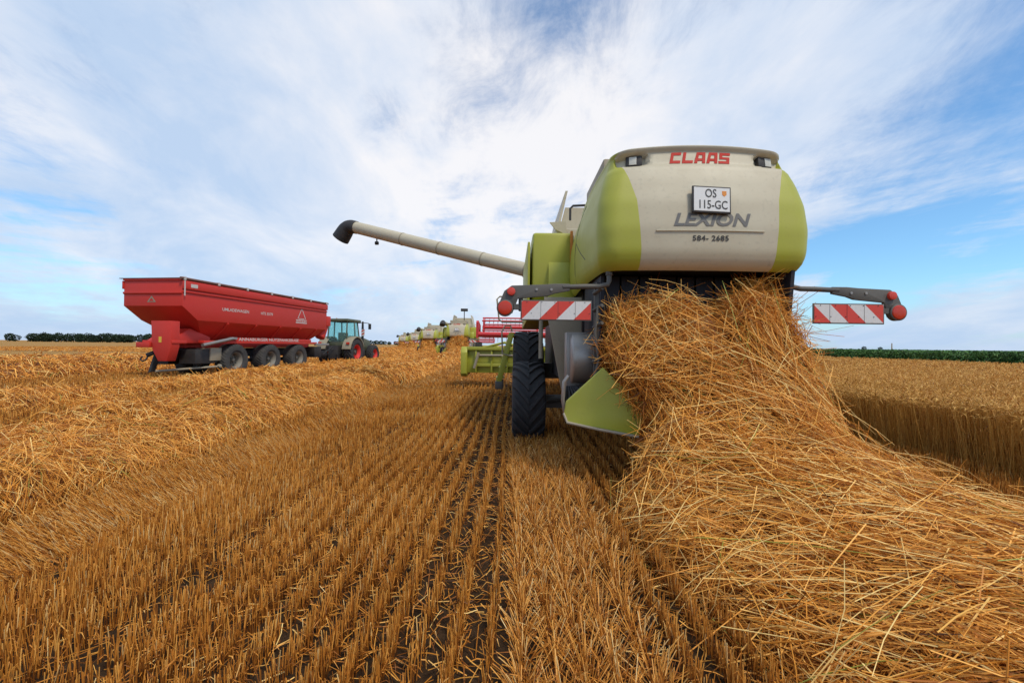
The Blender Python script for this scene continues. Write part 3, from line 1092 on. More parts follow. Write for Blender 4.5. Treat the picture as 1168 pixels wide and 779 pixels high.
# ------------------------------------------------------------------ wheels
def make_wheel(parent, loc, rad, width, rim_r, side, tyre='tyre', rim='rimgrey', hub='grey', lugs=22, lug_h=0.035, chevron=True):
    """side +1: outer face towards +x. wheel part = hub mesh; tyre and rim are its sub-parts"""
    w2 = width / 2
    hubm = MB()
    hubm.lathe([(-w2 * 0.4, rim_r * 0.35), (w2 * 0.1, rim_r * 0.35), (w2 * 0.1, rim_r * 0.26), (w2 * 0.4, rim_r * 0.24), (w2 * 0.45, rim_r * 0.15)], (0, 0, 0), 20)
    for k in range(10):
        a = 2 * math.pi * k / 10
        hubm.lathe([(w2 * 0.2, 0.018), (w2 * 0.42, 0.018)], (0, rim_r * 0.48 * math.cos(a), rim_r * 0.48 * math.sin(a)), 6)
    h = hubm.build('wheel', hub, parent)
    h.location = loc
    if side < 0:
        h.rotation_euler = (0, 0, math.pi)
    r0 = rad - lug_h
    T = MB()
    prof = [(-w2 * 0.72, rim_r), (-w2 * 0.95, rim_r + (r0 - rim_r) * 0.25), (-w2, rim_r + (r0 - rim_r) * 0.6), (-w2 * 0.93, r0 - 0.07 * rad), (-w2 * 0.8, r0 - 0.015), (-w2 * 0.4, r0), (0, r0 + 0.004),
            (w2 * 0.4, r0), (w2 * 0.8, r0 - 0.015), (w2 * 0.93, r0 - 0.07 * rad), (w2, rim_r + (r0 - rim_r) * 0.6), (w2 * 0.95, rim_r + (r0 - rim_r) * 0.25), (w2 * 0.72, rim_r)]
    T.lathe(prof, (0, 0, 0), 56, cap=False)
    # lugs: slanted bars meeting near the middle
    for k in range(lugs):
        for sd_ in (-1, 1):
            a0 = 2 * math.pi * (k + (0.5 if sd_ > 0 else 0)) / lugs
            sweep = (2 * math.pi / lugs) * (1.5 if chevron else 0.15)
            hw = (2 * math.pi / lugs) * (0.20 if chevron else 0.32)
            st = []
            for i_, (fx, fr) in enumerate(((0.02, 0.0), (0.3, 0.0), (0.6, -0.004), (0.84, -0.02), (0.96, -0.075 * rad))):
                ac = a0 - sweep * fx * 1.0
                x = sd_ * w2 * fx
                rb = r0 + fr - 0.03
                rt = r0 + fr + lug_h
                for (da, r_) in ((-hw * 1.15, rb), (-hw * 0.8, rt), (hw * 0.8, rt), (hw * 1.15, rb)):
                    st.append((x, r_ * math.sin(ac + da), r_ * math.cos(ac + da)))
            fs = []
            for i_ in range(4):
                for j_ in range(3):
                    fs.append((i_ * 4 + j_, i_ * 4 + j_ + 1, (i_ + 1) * 4 + j_ + 1, (i_ + 1) * 4 + j_))
            fs += [(0, 1, 2, 3), (19, 18, 17, 16)]
            T.add(st, fs)
    T.build('tyre', tyre, h, recalc=True, smooth=0.5)
    Rm = MB()
    Rm.lathe([(-w2 * 0.74, rim_r * 0.99), (-w2 * 0.3, rim_r * 0.8), (-w2 * 0.25, rim_r * 0.1), (-w2 * 0.08, rim_r * 0.12), (-w2 * 0.04, rim_r * 0.55), (-w2 * 0.2, rim_r * 0.78), (w2 * 0.25, rim_r * 0.82), (w2 * 0.6, rim_r * 0.9), (w2 * 0.76, rim_r * 1.04), (w2 * 0.80, rim_r * 1.04), (w2 * 0.74, rim_r * 0.98)], (0, 0, 0), 40, cap=False)
    Rm.build('rim', rim, h)
    return h


# ------------------------------------------------------------------ combine
HZ = [2.37, 2.40, 2.46, 2.55, 2.8, 3.08, 3.32, 3.45, 3.485, 3.505, 3.53, 3.635, 3.65, 3.665, 3.69, 3.705, 3.715]
HW = [1.05, 1.08, 1.11, 1.13, 1.14, 1.12, 1.065, 1.02, 1.00, .995, .985, .955, .952, .955, .95, .93, .88]
HY = [.14, .085, .035, .005, -.005, .03, .09, .135, .155, .185, .195, .225, .224, .205, .20, .22, .30]
LZ = 3.572


_zt = np.arange(2.37, 3.716, 0.005)
_ker = np.hanning(41) / np.hanning(41).sum()


def _smooth(v_):
    a = np.interp(_zt, HZ, v_)
    sm = np.convolve(np.pad(a, 20, mode='edge'), _ker, mode='valid')
    k = np.clip((3.44 - _zt) / 0.08, 0, 1) * np.clip((_zt - 2.44) / 0.05, 0, 1)
    return a * (1 - k) + sm * k


_HWt, _HYt = _smooth(HW), _smooth(HY)


def hood_w(z):
    return float(np.interp(z, _zt, _HWt))


def hood_y(x, z):
    w = hood_w(z)
    y0 = float(np.interp(z, _zt, _HYt))
    r = 0.19
    ax = min(abs(x), w)
    y = y0 - 0.075 * (1 - (ax / w) ** 2)
    if ax > w - r:
        u = (ax - (w - r)) / r
        y += r * (1 - math.sqrt(max(0, 1 - u * u)))
    # lamp recesses in the upper corners
    q = ((ax - 0.745) / 0.16) ** 4 + ((z - LZ) / 0.062) ** 4
    if q < 1.6:
        y += 0.075 * max(0.0, min(1.0, (1.6 - q) / 0.9))
    return y


def hood_arch(x, z):
    t_ = max(0.0, (z - 3.25) / 0.46)
    return z + 0.045 * t_ * (1 - (x / 1.0) ** 2)


def on_hood(x, z, off=0.004):
    return (x, hood_y(x, z) - off, hood_arch(x, z))


XB = ([2.37, 2.6, 3.1, 3.36, 3.54, 3.65, 3.715], [.70, .705, .745, .815, .885, .915, .86])


def hood_levels():
    zs = []
    for a, c in zip(HZ[:-1], HZ[1:]):
        n = max(1, int((c - a) / 0.022))
        zs += [a + (c - a) * i / n for i in range(n)]
    return zs + [HZ[-1]]


def block_letters(word, h, w, gap, st=0.27, shear=0.28):
    """heavy slab capitals from bars: list of (verts2d, faces)"""
    R4 = lambda a, b_, c, d: [(a, b_), (c, b_), (c, d), (a, d)]
    L = {
        'C': [[(0, 0), (st, 0), (st + .12, 1), (.12, 1)], [(st + .089, .74), (1, .74), (1.03, 1), (st + .12, 1)], [(st, 0), (.96, 0), (.99, .26), (st + .031, .26)]],
        'L': [[(0, 0), (st, 0), (st + .1, 1), (.1, 1)], [(st, 0), (.98, 0), (1.0, .26), (st + .026, .26)]],
        'A': [[(-.02, 0), (.27, 0), (.45, 1), (.2, 1)], [(.405, .75), (.72, .75), (.72, 1), (.45, 1)], R4(.72, 0, 1.0, 1), [(.309, .22), (.72, .22), (.72, .44), (.349, .44)]],
        'S': [R4(.06, .76, 1.04, 1), R4(.06, .6, .34, .76), R4(.06, .40, 1, .6), R4(.72, .24, 1, .4), R4(-.02, 0, 1, .24)],
    }
    quads = []
    n = len(word)
    tot = n * w + (n - 1) * gap
    for i, c in enumerate(word):
        x0 = -tot / 2 + i * (w + gap)
        for q in L[c]:
            quads.append([(x0 + p * w + (r_ - .5) * h * shear, (r_ - .5) * h) for p, r_ in q])
    return quads


def make_combine(name='combine_harvester', auger='out'):
    root = empty(name)
    # --- rear hood
    zs = hood_levels()
    g = []
    for z in zs:
        xb = float(np.interp(z, *XB))
        g.append([(x, hood_y(x, z), hood_arch(x, z)) for x in np.linspace(-xb, xb, 61)])
    # roof strip
    last = g[-1]
    for yy, dzz in ((0.5, 0.012), (1.2, 0.01), (2.2, -0.03)):
        g.append([(p[0], max(p[1], yy), p[2] + dzz) for p in last])
    hood = MB().grid(g).build('rear_hood', 'beige', root, smooth=0.9)
    for sd_ in (-1, 1):
        g = []
        for z in zs:
            w = hood_w(z)
            xb = float(np.interp(z, *XB))
            y0 = hood_y(w, z)
            row = []
            for u in np.linspace(0, 1, 14):
                uu = math.sin(u * math.pi / 2)
                x = xb + (w - xb) * uu
                row.append((sd_ * x, hood_y(x, z), hood_arch(x, z)))
            yend = 2.3
            for yy in np.linspace(y0, yend, 12)[1:]:
                row.append((sd_ * (w + 0.03 * math.sin((yy - y0) / (yend - y0) * math.pi)), yy, hood_arch(w, z) - 0.04 * (yy - y0) / yend))
            g.append(row)
        MB().grid(g).build('side_panel', 'lime', root, smooth=0.9)
    for sd_ in (-1, 1):
        for (za, zb, ya, yb2) in ((2.45, 3.55, 1.55, 1.55), (2.62, 3.0, .75, 1.5)):
            pth = []
            for k_ in range(9):
                z_ = za + (zb - za) * k_ / 8
                y_ = ya + (yb2 - ya) * k_ / 8
                w_ = hood_w(z_)
                y0_ = hood_y(w_, z_)
                pth.append((sd_ * (w_ + 0.03 * math.sin((y_ - y0_) / (2.3 - y0_) * math.pi) + .0005), y_, hood_arch(w_, z_) - 0.04 * (y_ - y0_) / 2.3))
            MB().tube(pth, .005, 6).build('panel_seam', 'black', root)
    # inner shell closing the hood (underside and lip)
    mb = MB().prism([(-1.03, .16), (1.03, .16), (1.03, 2.2), (-1.03, 2.2)], 'z', 2.40, 2.43)
    mb.build('hood_floor', 'navy', root)
    # moulding line on the hood
    g = [[on_hood(x, 2.758 + dz_, 0.002 + o_) for x in np.linspace(-.56, .56, 30)] for dz_, o_ in ((-.010, 0), (-.005, .011), (.005, .011), (.010, 0))]
    MB().grid(g).build('moulding', 'beige', hood, smooth=0.9)
    # maker's lettering
    mb = MB()
    for q in block_letters('CLAAS', 0.122, 0.118, 0.014, shear=0.16):
        pts = []
        mb.grid([[on_hood(q[0][0] - .03, LZ + q[0][1]), on_hood(q[1][0] - .03, LZ + q[1][1])], [on_hood(q[3][0] - .03, LZ + q[3][1]), on_hood(q[2][0] - .03, LZ + q[2][1])]])
    mb.build('lettering', 'letred', hood, smooth=0)

    def put_text(body, size, cx, cz, mat, **kw):
        vs, fs = text_geo(body, size, **kw)
        MB().add([on_hood(cx + x, cz + y, 0.005) for x, y in vs], fs).build('lettering', mat, hood, smooth=0, recalc=False)
    put_text('LEXION', 0.185, 0.0, 2.868, 'letgrey', shear=0.28, bold=0.0055, xs=1.20, space=0.98)
    put_text('584- 2685', 0.075, 0.0, 2.678, 'letblack', bold=0.002, xs=1.12, space=1.1)
    # number plate, slightly askew
    pl = MB().box(-.200, .200, -.012, .012, -.145, .145).build('number_plate', 'black', root, bevel=0.008)
    pl.location = (0.0, hood_y(0.0, 3.07) - 0.035, 3.075)
    pl.rotation_euler = (R(-7), R(2.5), 0)
    MB().box(-.184, .184, -.0155, -.0125, -.127, .127).build('plate_face', 'white', pl)
    for body, cx, cz in (('OS', -0.012, 0.060), ('115-GC', 0.008, -0.062)):
        vs, fs = text_geo(body, 0.128, bold=0.0015, xs=0.74)
        MB().add([(cx + x, -.018, cz + y) for x, y in vs], fs).build('plate_lettering', 'letblack', pl, smooth=0, recalc=False)
    MB().prism([(.105, .095), (.15, .095), (.15, .055), (.1275, .035), (.105, .055)], 'y', -.0175, -.016).build('plate_crest', 'orange', pl)
    # work lamps
    for sd_ in (-1, 1):
        l = MB().box(-.088, .088, -.03, .05, -.058, .058).build('work_lamp', 'black', root, bevel=0.012)
        l.location = (sd_ * 0.715, hood_y(.715, LZ) - 0.010, LZ + .018)
        l.rotation_euler = (R(-8), 0, R(sd_ * 14))
        cx = 0.035 if sd_ > 0 else -0.012
        MB().box(cx - .040, cx + .040, -.036, -.031, -.046, .046).build('lamp_lens', 'lampface', l, bevel=0.002)
    # --- outlet under the hood
    mb = MB()
    mb.box(-1.0, 1.0, 1.45, 1.50, 1.0, 2.39)
    mb.box(-1.03, -.99, 0.42, 1.5, 1.15, 2.39)
    mb.prism([(0.10, 2.39), (1.5, 2.39), (1.5, 1.1), (0.6, 1.1), (0.16, 1.9)], 'x', .95, .99)
    mb.build('straw_outlet', 'navy', root)
    mb = MB()
    for k in range(9):
        x = -.88 + k * .22
        mb.box(x - .10, x + .10, 0.55, 0.57, 1.9, 2.38)
    mb.build('rubber_curtain', 'navy', root, bevel=0.004)
    # frame bars left of the outlet
    mb = MB()
    mb.box(-1.12, -1.07, 0.30, 0.36, 0.95, 2.2)
    mb.box(-1.06, -1.035, 0.5, 0.56, 0.9, 2.3)
    for k in range(7):
        mb.tube([(-1.13, .3, 1.0 + k * .19), (-1.06, .18, 1.05 + k * .19)], .022, 8)
    mb.tube([(-1.10, .22, 2.0), (-1.14, .16, 1.7), (-1.09, .2, 1.4), (-1.15, .2, 1.15)], .014, 8)
    mb.build('rear_frame', 'grey', root)
    # --- spreader deflectors
    for sd_ in (-1, 1):
        prof = [(1.06, .10, 1.32), (1.43, .28, .93), (1.45, .30, .80), (1.42, .24, .72), (.70, .02, .62), (.62, 0, .90)]
        v0 = [(sd_ * a, b_, c) for a, b_, c in prof]
        v1 = [(sd_ * a, b_ + .03, c + .012) for a, b_, c in prof]
        n = len(prof)
        mb = MB().add(v0 + v1, [tuple(range(n)), tuple(range(2 * n - 1, n - 1, -1))] + [(i, i + n, (i + 1) % n + n, (i + 1) % n) for i in range(n)])
        d = mb.build('spreader_deflector', 'lime', root, bevel=0.008)
        MB().tube([(sd_ * 1.452, .30, .80), (sd_ * 1.42, .235, .712), (sd_ * 1.1, .12, .662), (sd_ * .70, .01, .61)], .016, 8).build('deflector_edge', 'darkbeige', d)
        MB().tube([(sd_ * 1.40, .32, 1.22), (sd_ * 1.45, .32, 1.15), (sd_ * 1.46, .34, .95), (sd_ * 1.43, .36, .8)], .022, 8).build('deflector_tube', 'steel', d)
    # --- lower side covers and works
    for sd_ in (-1, 1):
        MB().prism([(sd_ * 1.62, 2.2), (sd_ * 1.12, 2.2), (sd_ * 1.12, 1.0), (sd_ * 1.38, .98)], 'y', 1.2, 1.24).build('lower_cover', 'darkbeige', root, bevel=0.006)
    for sd_ in (-1, 1):
        mb = MB()
        mb.lathe([(0.10, .26), (.12, .30), (.40, .30), (.42, .26)], (sd_ * 1.18 - .26, .75, 1.40), 28)
        mb.box(sd_ * 1.25 - .13, sd_ * 1.25 + .13, .70, .9, 1.02, 1.72)
        mb.build('chopper_drum', 'steel', root, bevel=0.01)
        mb = MB()
        for k in range(6):
            mb.tube([(sd_ * (1.1 + .05 * k), .6 + .05 * k, 1.1 - .03 * k), (sd_ * (1.16 + .05 * k), .5, .98 - .02 * k), (sd_ * (1.28 + .02 * k), .62, 1.07)], .022, 8)
        mb.lathe([(0, .10), (.08, .10), (.1, .05)], (sd_ * 1.24, .6, 1.0), 14)
        mb.build('hydraulic_hose', 'black', root)
    # body core (threshing body), dark below, green side panels
    MB().box(-.98, .98, 2.0, 9.2, .85, 3.1).build('chassis_body', 'black', root)
    for sd_ in (-1, 1):
        p = MB()
        p.prism([(2.45, 2.42), (2.45, 3.38), (2.6, 3.42), (5.6, 3.46), (5.7, 2.2), (4.0, 2.0), (3.0, 2.0)], 'x', sd_ * 1.05, sd_ * 1.72)
        bp_ = p.build('body_panel', 'lime', root, bevel=0.05)
        MB().prism([(2.36, 2.15), (2.36, 2.72), (2.47, 2.95), (2.47, 2.1)], 'x', sd_ * 1.05, sd_ * 1.47).build('lower_panel', 'lime', bp_, bevel=0.02)
        MB().box(sd_ * 1.78 - .02, sd_ * 1.78 + .02, 2.5, 5.4, 2.1, 3.25).build('outer_panel', 'lime', bp_, bevel=0.015)
        MB().box(sd_ * 1.10 - .02, sd_ * 1.10 + .02, 2.38, 2.42, 2.9, 3.40).build('orange_reflector', 'orange', bp_)
        MB().prism([(2.3, 1.98), (2.3, 2.25), (5.8, 2.35), (5.8, 1.95)], 'x', sd_ * 1.30, sd_ * 1.80).build('wheel_guard', 'lime', bp_, bevel=0.015)
        MB().tube([(sd_ * 1.58, 2.35, 2.15), (sd_ * 1.58, 2.35, 1.35)], .035, 10).build('guard_strut', 'darkbeige', bp_)
    # grain tank
    mb = MB()
    mb.prism([(-1.15, 2.6), (1.15, 2.6), (1.22, 3.4), (1.30, 3.64), (-1.30, 3.64), (-1.22, 3.4)], 'y', 3.1, 7.2)
    tank = mb.build('grain_tank', 'beige', root, bevel=0.03)
    for (a, b_, c, d) in (((-1.16, 4.7), (1.16, 4.7), (.94, 4.62), (-.94, 4.62)), ((-1.16, 6.9), (1.16, 6.9), (.94, 7.0), (-.94, 7.0))):
        vs = [(a[0], a[1], 3.645), (b_[0], b_[1], 3.645), (c[0], c[1], 4.50), (d[0], d[1], 4.50)]
        vs2 = [(x, y + .03, z) for x, y, z in vs]
        MB().add(vs + vs2, [(0, 1, 2, 3), (7, 6, 5, 4), (0, 1, 5, 4), (1, 2, 6, 5), (2, 3, 7, 6), (3, 0, 4, 7)]).build('tank_flap', 'beige', tank)
    for sd_ in (-1, 1):
        vs = [(sd_ * 1.20, 4.60, 3.645), (sd_ * 1.20, 7.0, 3.645), (sd_ * .95, 7.05, 4.80), (sd_ * .95, 4.52, 4.82)]
        vs2 = [(x - sd_ * .05, y, z) for x, y, z in vs]
        MB().add(vs + vs2, [(0, 1, 2, 3), (7, 6, 5, 4), (0, 1, 5, 4), (1, 2, 6, 5), (2, 3, 7, 6), (3, 0, 4, 7)]).build('tank_flap', 'beige', tank)
        MB().prism([(sd_ * 1.12, 3.74), (sd_ * 1.40, 3.72), (sd_ * 1.30, 3.60), (sd_ * 1.1, 3.5)], 'y', 3.02, 3.06).build('tank_ledge', 'beige', tank)
    MB().box(-.85, .85, 1.2, 2.5, 3.74, 4.06).build('engine_cover', 'darkbeige', root, bevel=0.03)
    MB().tube([(-.98, 3.5, 3.9), (-.98, 3.5, 4.12), (-.93, 3.5, 4.17), (-.45, 3.5, 4.20), (-.40, 3.5, 4.15), (-.40, 3.5, 3.9)], .022, 10).build('grab_rail', 'black', root)
    # axles, wheels
    MB().box(-1.5, 1.5, 2.47, 2.63, .55, .75).tube([(-1.45, 2.5, .66), (-1.0, 2.3, .8), (-.6, 2.5, .7)], .05, 8).build('rear_axle', 'grey', root)
    MB().box(-1.4, 1.4, 6.8, 7.2, .7, 1.1).build('front_axle', 'grey', root)
    for sd_ in (-1, 1):
        make_wheel(root, (sd_ * 1.77, 2.55, .645), .65, .52, .33, sd_, lugs=19, lug_h=.045, rim='rimgrey')
        make_wheel(root, (sd_ * 1.62, 7.0, .96), .97, .78, .44, sd_, lugs=20, lug_h=.045, rim='rimgrey')
    # cab
    cab = MB().prism([(7.3, 1.75), (9.1, 1.75), (9.3, 2.3), (9.0, 3.55), (7.3, 3.55)], 'x', -.88, .88).build('cab', 'grey', root, bevel=0.03)
    MB().box(-.95, .95, 7.2, 9.2, 3.56, 3.74).build('cab_roof', 'beige', cab, bevel=0.06)
    for sd_ in (-1, 1):
        MB().prism([(7.4, 2.1), (8.9, 2.1), (8.8, 3.45), (7.4, 3.45)], 'x', sd_ * .885, sd_ * .895).build('cab_window', 'glass', cab)
        m = MB().box(sd_ * 1.78 - .09, sd_ * 1.78 + .09, 7.6, 7.68, 2.52, 2.98).build('mirror', 'black', cab, bevel=0.03)
        MB().tube([(sd_ * .9, 8.2, 3.4), (sd_ * 1.5, 7.9, 3.3), (sd_ * 1.78, 7.66, 3.0)], .018, 8).build('mirror_arm', 'black', cab)
    # marker arms
    for sd_ in (-1, 1):
        y = .16
        mb = MB()
        mb.tube([(sd_ * .98, y + .06, 2.40), (sd_ * .98, y + .05, 2.27), (sd_ * 1.0, y + .03, 2.23), (sd_ * 1.10, y + .02, 2.205), (sd_ * 1.25, y, 2.20), (sd_ * 1.50, y, 2.19)], .028, 14)
        mb.tube([(sd_ * .98, y + .06, 2.40), (sd_ * .98, y + .055, 2.33)], .038, 14)
        mb.prism([(sd_ * 1.42, 2.225), (sd_ * 1.58, 2.225), (sd_ * 1.70, 2.215), (sd_ * 2.05, 2.20), (sd_ * 2.13, 2.14), (sd_ * 2.20, 1.97), (sd_ * 2.18, 1.90), (sd_ * 2.04, 1.90), (sd_ * 1.98, 2.06), (sd_ * 1.66, 2.09), (sd_ * 1.58, 2.12), (sd_ * 1.42, 2.15)], 'y', y - .02, y + .02)
        arm = mb.build('marker_arm', 'grey', root, bevel=0.006)
        for bx in (1.62, 1.78):
            MB().lathe([(-.03, .014), (-.018, .014)], (sd_ * bx, y, 2.16), 10, 'y').build('bolt', 'steel', arm)
        # board
        bx0, bx1, bz0, bz1 = 1.20, 1.94, 1.835, 2.03
        yb = y - .055
        bd = MB().box(min(sd_ * bx0, sd_ * bx1) - .012, max(sd_ * bx0, sd_ * bx1) + .012, yb + .001, yb + .016, bz0 - .012, bz1 + .012).build('marker_board', 'grey', arm, bevel=0.003)
        W_, H_ = bx1 - bx0, bz1 - bz0

        def clip(poly, lo, hi):
            def cut(poly, f):
                out = []
                for i in range(len(poly)):
                    a, c = poly[i], poly[(i + 1) % len(poly)]
                    fa, fc = f(a), f(c)
                    if fa >= 0:
                        out.append(a)
                    if (fa >= 0) != (fc >= 0):
                        k = fa / (fa - fc)
                        out.append((a[0] + (c[0] - a[0]) * k, a[1] + (c[1] - a[1]) * k))
                return out
            poly = cut(poly, lambda p: p[0] - lo)
            return cut(poly, lambda p: hi - p[0]) if poly else poly
        pr, pw = MB(), MB()
        st = W_ / 3.9
        for k in range(-2, 8):
            # stripes lean: low end towards the machine's outside
            x0 = k * st * 0.5 * 2 / 2
            poly = [(k * st / 1 * .98, 0), ((k + 1) * st * .98, 0), ((k + 1) * st * .98 + H_ * 1.0, H_), (k * st * .98 + H_ * 1.0, H_)]
            poly = clip(poly, 0, W_)
            if len(poly) > 2:
                # distance measured from the outer end on both sides, so the two boards mirror
                vs = [(sd_ * (bx1 - p[0]), yb - (.0015 if k % 2 else .0015), bz0 + p[1]) for p in poly]
                (pr if k % 2 else pw).add(vs, [tuple(range(len(vs)))])
        o1 = pr.build('red_stripe', 'refred', None, smooth=0)
        o2 = pw.build('white_stripe', 'refwhite', None, smooth=0)
        mb = MB()
        for bx in (1.24, 1.40, 1.56, 1.70, 1.86):
            for bz in (1.90, 2.02):
                mb.lathe([(-.006, .005), (-.0017, .005)], (sd_ * (bx + (bz - 1.96) * .4), yb, bz), 6, 'y')
        for bx in (1.365, 1.55, 1.735):
            mb.box(sd_ * bx - .0015, sd_ * bx + .0015, yb - .003, yb - .0018, bz0, bz1)
        join_into(bd, [o1, o2, mb.build('rivet', 'black', None)])
        # lamps
        MB().lathe([(-.052, .030), (-.048, .043), (-.02, .046)], (sd_ * 2.055, y, 2.135), 20, 'y').build('reflector', 'refred', arm)
        l = MB().lathe([(-.078, .02), (-.077, .050), (-.073, .070), (-.060, .080)], (sd_ * 2.12, y + .02, 1.955), 24, 'y').build('tail_lamp', 'lampred', arm)
        MB().lathe([(-.064, .084), (-.060, .090), (0.0, .090), (.02, .07)], (sd_ * 2.12, y + .02, 1.955), 24, 'y').box(sd_ * 1.98 - .045, sd_ * 1.98 + .045, y - .03, y + .02, 1.94, 2.0).build('lamp_housing', 'grey', arm)
    # header
    hy = 10.5
    hd = MB()
    hd.box(-3.62, 3.62, hy + .2, hy + .28, .58, 1.50)
    hd.box(-3.62, 3.62, hy + .05, hy + .35, 1.38, 1.50)
    hd.prism([(hy + .2, .62), (hy + 1.5, .52), (hy + 1.5, .56), (hy + .3, .72)], 'x', -3.6, 3.6)
    hd.box(-3.4, -.8, hy + .1, hy + .2, .80, .92)
    for x in np.arange(-3.3, 3.4, .55):
        hd.box(x - .03, x + .03, hy + .08, hy + .2, .6, 1.40)
    hd.tube([(-1.0, hy - .9, 1.3), (-2.3, hy + .05, 1.65), (-3.1, hy + .1, 1.45)], .045, 10)
    header = hd.build('header', 'lime', root, bevel=0.01)
    for sd_ in (-1, 1):
        MB().prism([(hy - .05, .55), (hy - .05, 1.30), (hy + .1, 1.50), (hy + .7, 1.45), (hy + 1.7, .75), (hy + 1.9, .5), (hy + .1, .45)], 'x', sd_ * 3.60, sd_ * 3.82).build('end_panel', 'lime', header, bevel=0.03)
    MB().tube([(-3.55, hy + .75, .95), (3.55, hy + .75, .95)], .24, 18).build('intake_auger', 'steel', header)
    MB().tube([(-3.2, hy + .02, 1.20), (-1.2, hy + .02, 1.20)], .04, 8).tube([(-3.35, hy - .02, .75), (-3.2, hy - .02, 1.3)], .05, 8).build('drive_line', 'darkbeige', header)
    rl = MB()
    cy_, cz_, rr_ = hy + 1.1, 2.22, .36
    rl.tube([(-3.15, cy_, cz_), (3.15, cy_, cz_)], .07, 12)
    for k in range(6):
        a = 2 * math.pi * k / 6 + .35
        p = (cy_ + rr_ * math.cos(a), cz_ + rr_ * math.sin(a))
        rl.tube([(-3.15, *p), (3.15, *p)], .028, 8)
        for x in (-3.1, -1.1, 1.1, 3.1):
            rl.tube([(x, cy_, cz_), (x, *p)], .022, 6)
            a2 = a + math.pi / 3
            rl.tube([(x, *p), (x, cy_ + rr_ * math.cos(a2), cz_ + rr_ * math.sin(a2))], .018, 6)
        for x in np.arange(-3.05, 3.1, .16):
            rl.tube([(x, *p), (x, p[0] + .03, p[1] - .18)], .007, 4, cap=False)
    rl.tube([(-3.22, hy + .1, 1.93), (-.6, hy + .1, 1.93)], .095, 16)
    rl.tube([(.6, hy + .1, 1.93), (3.22, hy + .1, 1.93)], .095, 16)
    for sd_ in (-1, 1):
        rl.prism([(hy, 1.80), (hy, 2.35), (hy + .15, 2.42), (hy + 1.2, 2.3), (hy + 1.2, 2.05), (hy + .3, 2.15), (hy + .2, 1.85)], 'x', sd_ * 3.22, sd_ * 3.30)
    rl.build('reel', 'reelred', header)
    MB().box(-.7, .7, 8.9, hy + .2, .75, 1.45).build('feeder_housing', 'lime', root, bevel=0.03)
    # access ladder, swung out on the left, and front guard
    ld = MB()
    ld.prism([(-2.12, 1.88), (-1.98, 1.88), (-2.30, .62), (-2.44, .62)], 'y', 6.45, 6.52)
    ld.prism([(-2.12, 1.88), (-1.98, 1.88), (-2.30, .62), (-2.44, .62)], 'y', 7.1, 7.17)
    for k in range(5):
        z = .72 + k * .27
        x = -2.37 + (z - .62) * .254
        ld.box(x - .10, x + .10, 6.5, 7.12, z - .015, z + .015)
    ladder = ld.build('access_ladder', 'lime', root, bevel=0.008)
    MB().box(-2.46, -2.26, 6.42, 7.2, .44, .64).build('ladder_foot', 'grey', ladder, bevel=0.02)
    MB().tube([(-2.12, 6.4, 1.3), (-2.28, 6.4, 1.34), (-2.30, 6.4, 1.9), (-2.22, 6.4, 2.05), (-2.08, 6.4, 2.05), (-2.04, 6.4, 1.9)], .02, 8).build('handrail', 'darkbeige', ladder)
    MB().tube([(-1.75, 4.9, 2.62), (-2.32, 4.9, 2.62), (-2.38, 4.9, 2.56), (-2.33, 4.9, 2.12), (-2.26, 4.9, 2.06), (-1.75, 4.9, 2.06)], .017, 8).build('guard_rail', 'darkbeige', root)
    # unloading auger
    if auger == 'out':
        a = Vector((-1.55, 7.0, 3.55))
        e_ = Vector((-7.25, 9.5, 5.36))
        dv = (e_ - a).normalized()
        au = MB().tube([Vector((-1.0, 6.6, 3.25)), a, a + dv * .1, e_], [.23, .215, .19, .19], 24)
        t_ = au.build('unloading_auger', 'beige', root)
        MB().tube([a + dv * .02, a + dv * .16], .225, 24).build('flange', 'darkbeige', t_)
        sde = dv.cross(Vector((0, 0, 1))).normalized()
        MB().tube([a + dv * .4 - Vector((0, .17, .1)), a + dv * 4.3 - Vector((0, .17, .06))], .022, 8).build('auger_pipe', 'beige', t_)
        for k_ in (1.5, 3.0, 4.4):
            MB().tube([a + dv * k_, a + dv * (k_ + .04)], .198, 24).build('auger_band', 'darkbeige', t_)
        path, rs = [], []
        for k in range(9):
            an = k / 8 * R(58)
            path.append(e_ + dv * .34 * math.sin(an) * 1.35 + Vector((0, 0, -1)) * .34 * (1 - math.cos(an)) * 1.35)
            rs.append(.210 + .006 * k)
        last = (path[-1] - path[-2]).normalized()
        path.append(path[-1] + last * .30)
        rs.append(.275)
        MB().tube([e_ - dv * .12] + path, [.205] + rs, 24, cap=False).build('spout', 'black', t_, smooth=1.0, solid=0.02)
        MB().tube([e_ - dv * 1.0 - Vector((0, 0, .18)), e_ - dv * 1.0 - Vector((0, 0, .30))], .02, 8).lathe([(-.06, .03), (-.05, .055), (.05, .055), (.06, .03)], tuple(e_ - dv * 1.0 - Vector((0, 0, .33))), 14).build('auger_lamp', 'black', t_)
    else:
        a = Vector((-1.25, 6.4, 3.55))
        e_ = Vector((-1.50, 0.9, 3.78))
        dv = (e_ - a).normalized()
        t_ = MB().tube([Vector((-1.0, 6.9, 3.2)), a, e_], [.22, .20, .20], 20).build('unloading_auger', 'beige', root)
        MB().tube([e_ - dv * .1, e_ + dv * .15, e_ + dv * .32 - Vector((0, 0, .08)), e_ + dv * .45 - Vector((0, 0, .28))], [.22, .25, .27, .29], 20, cap=True).build('spout', 'black', t_, smooth=1.0)
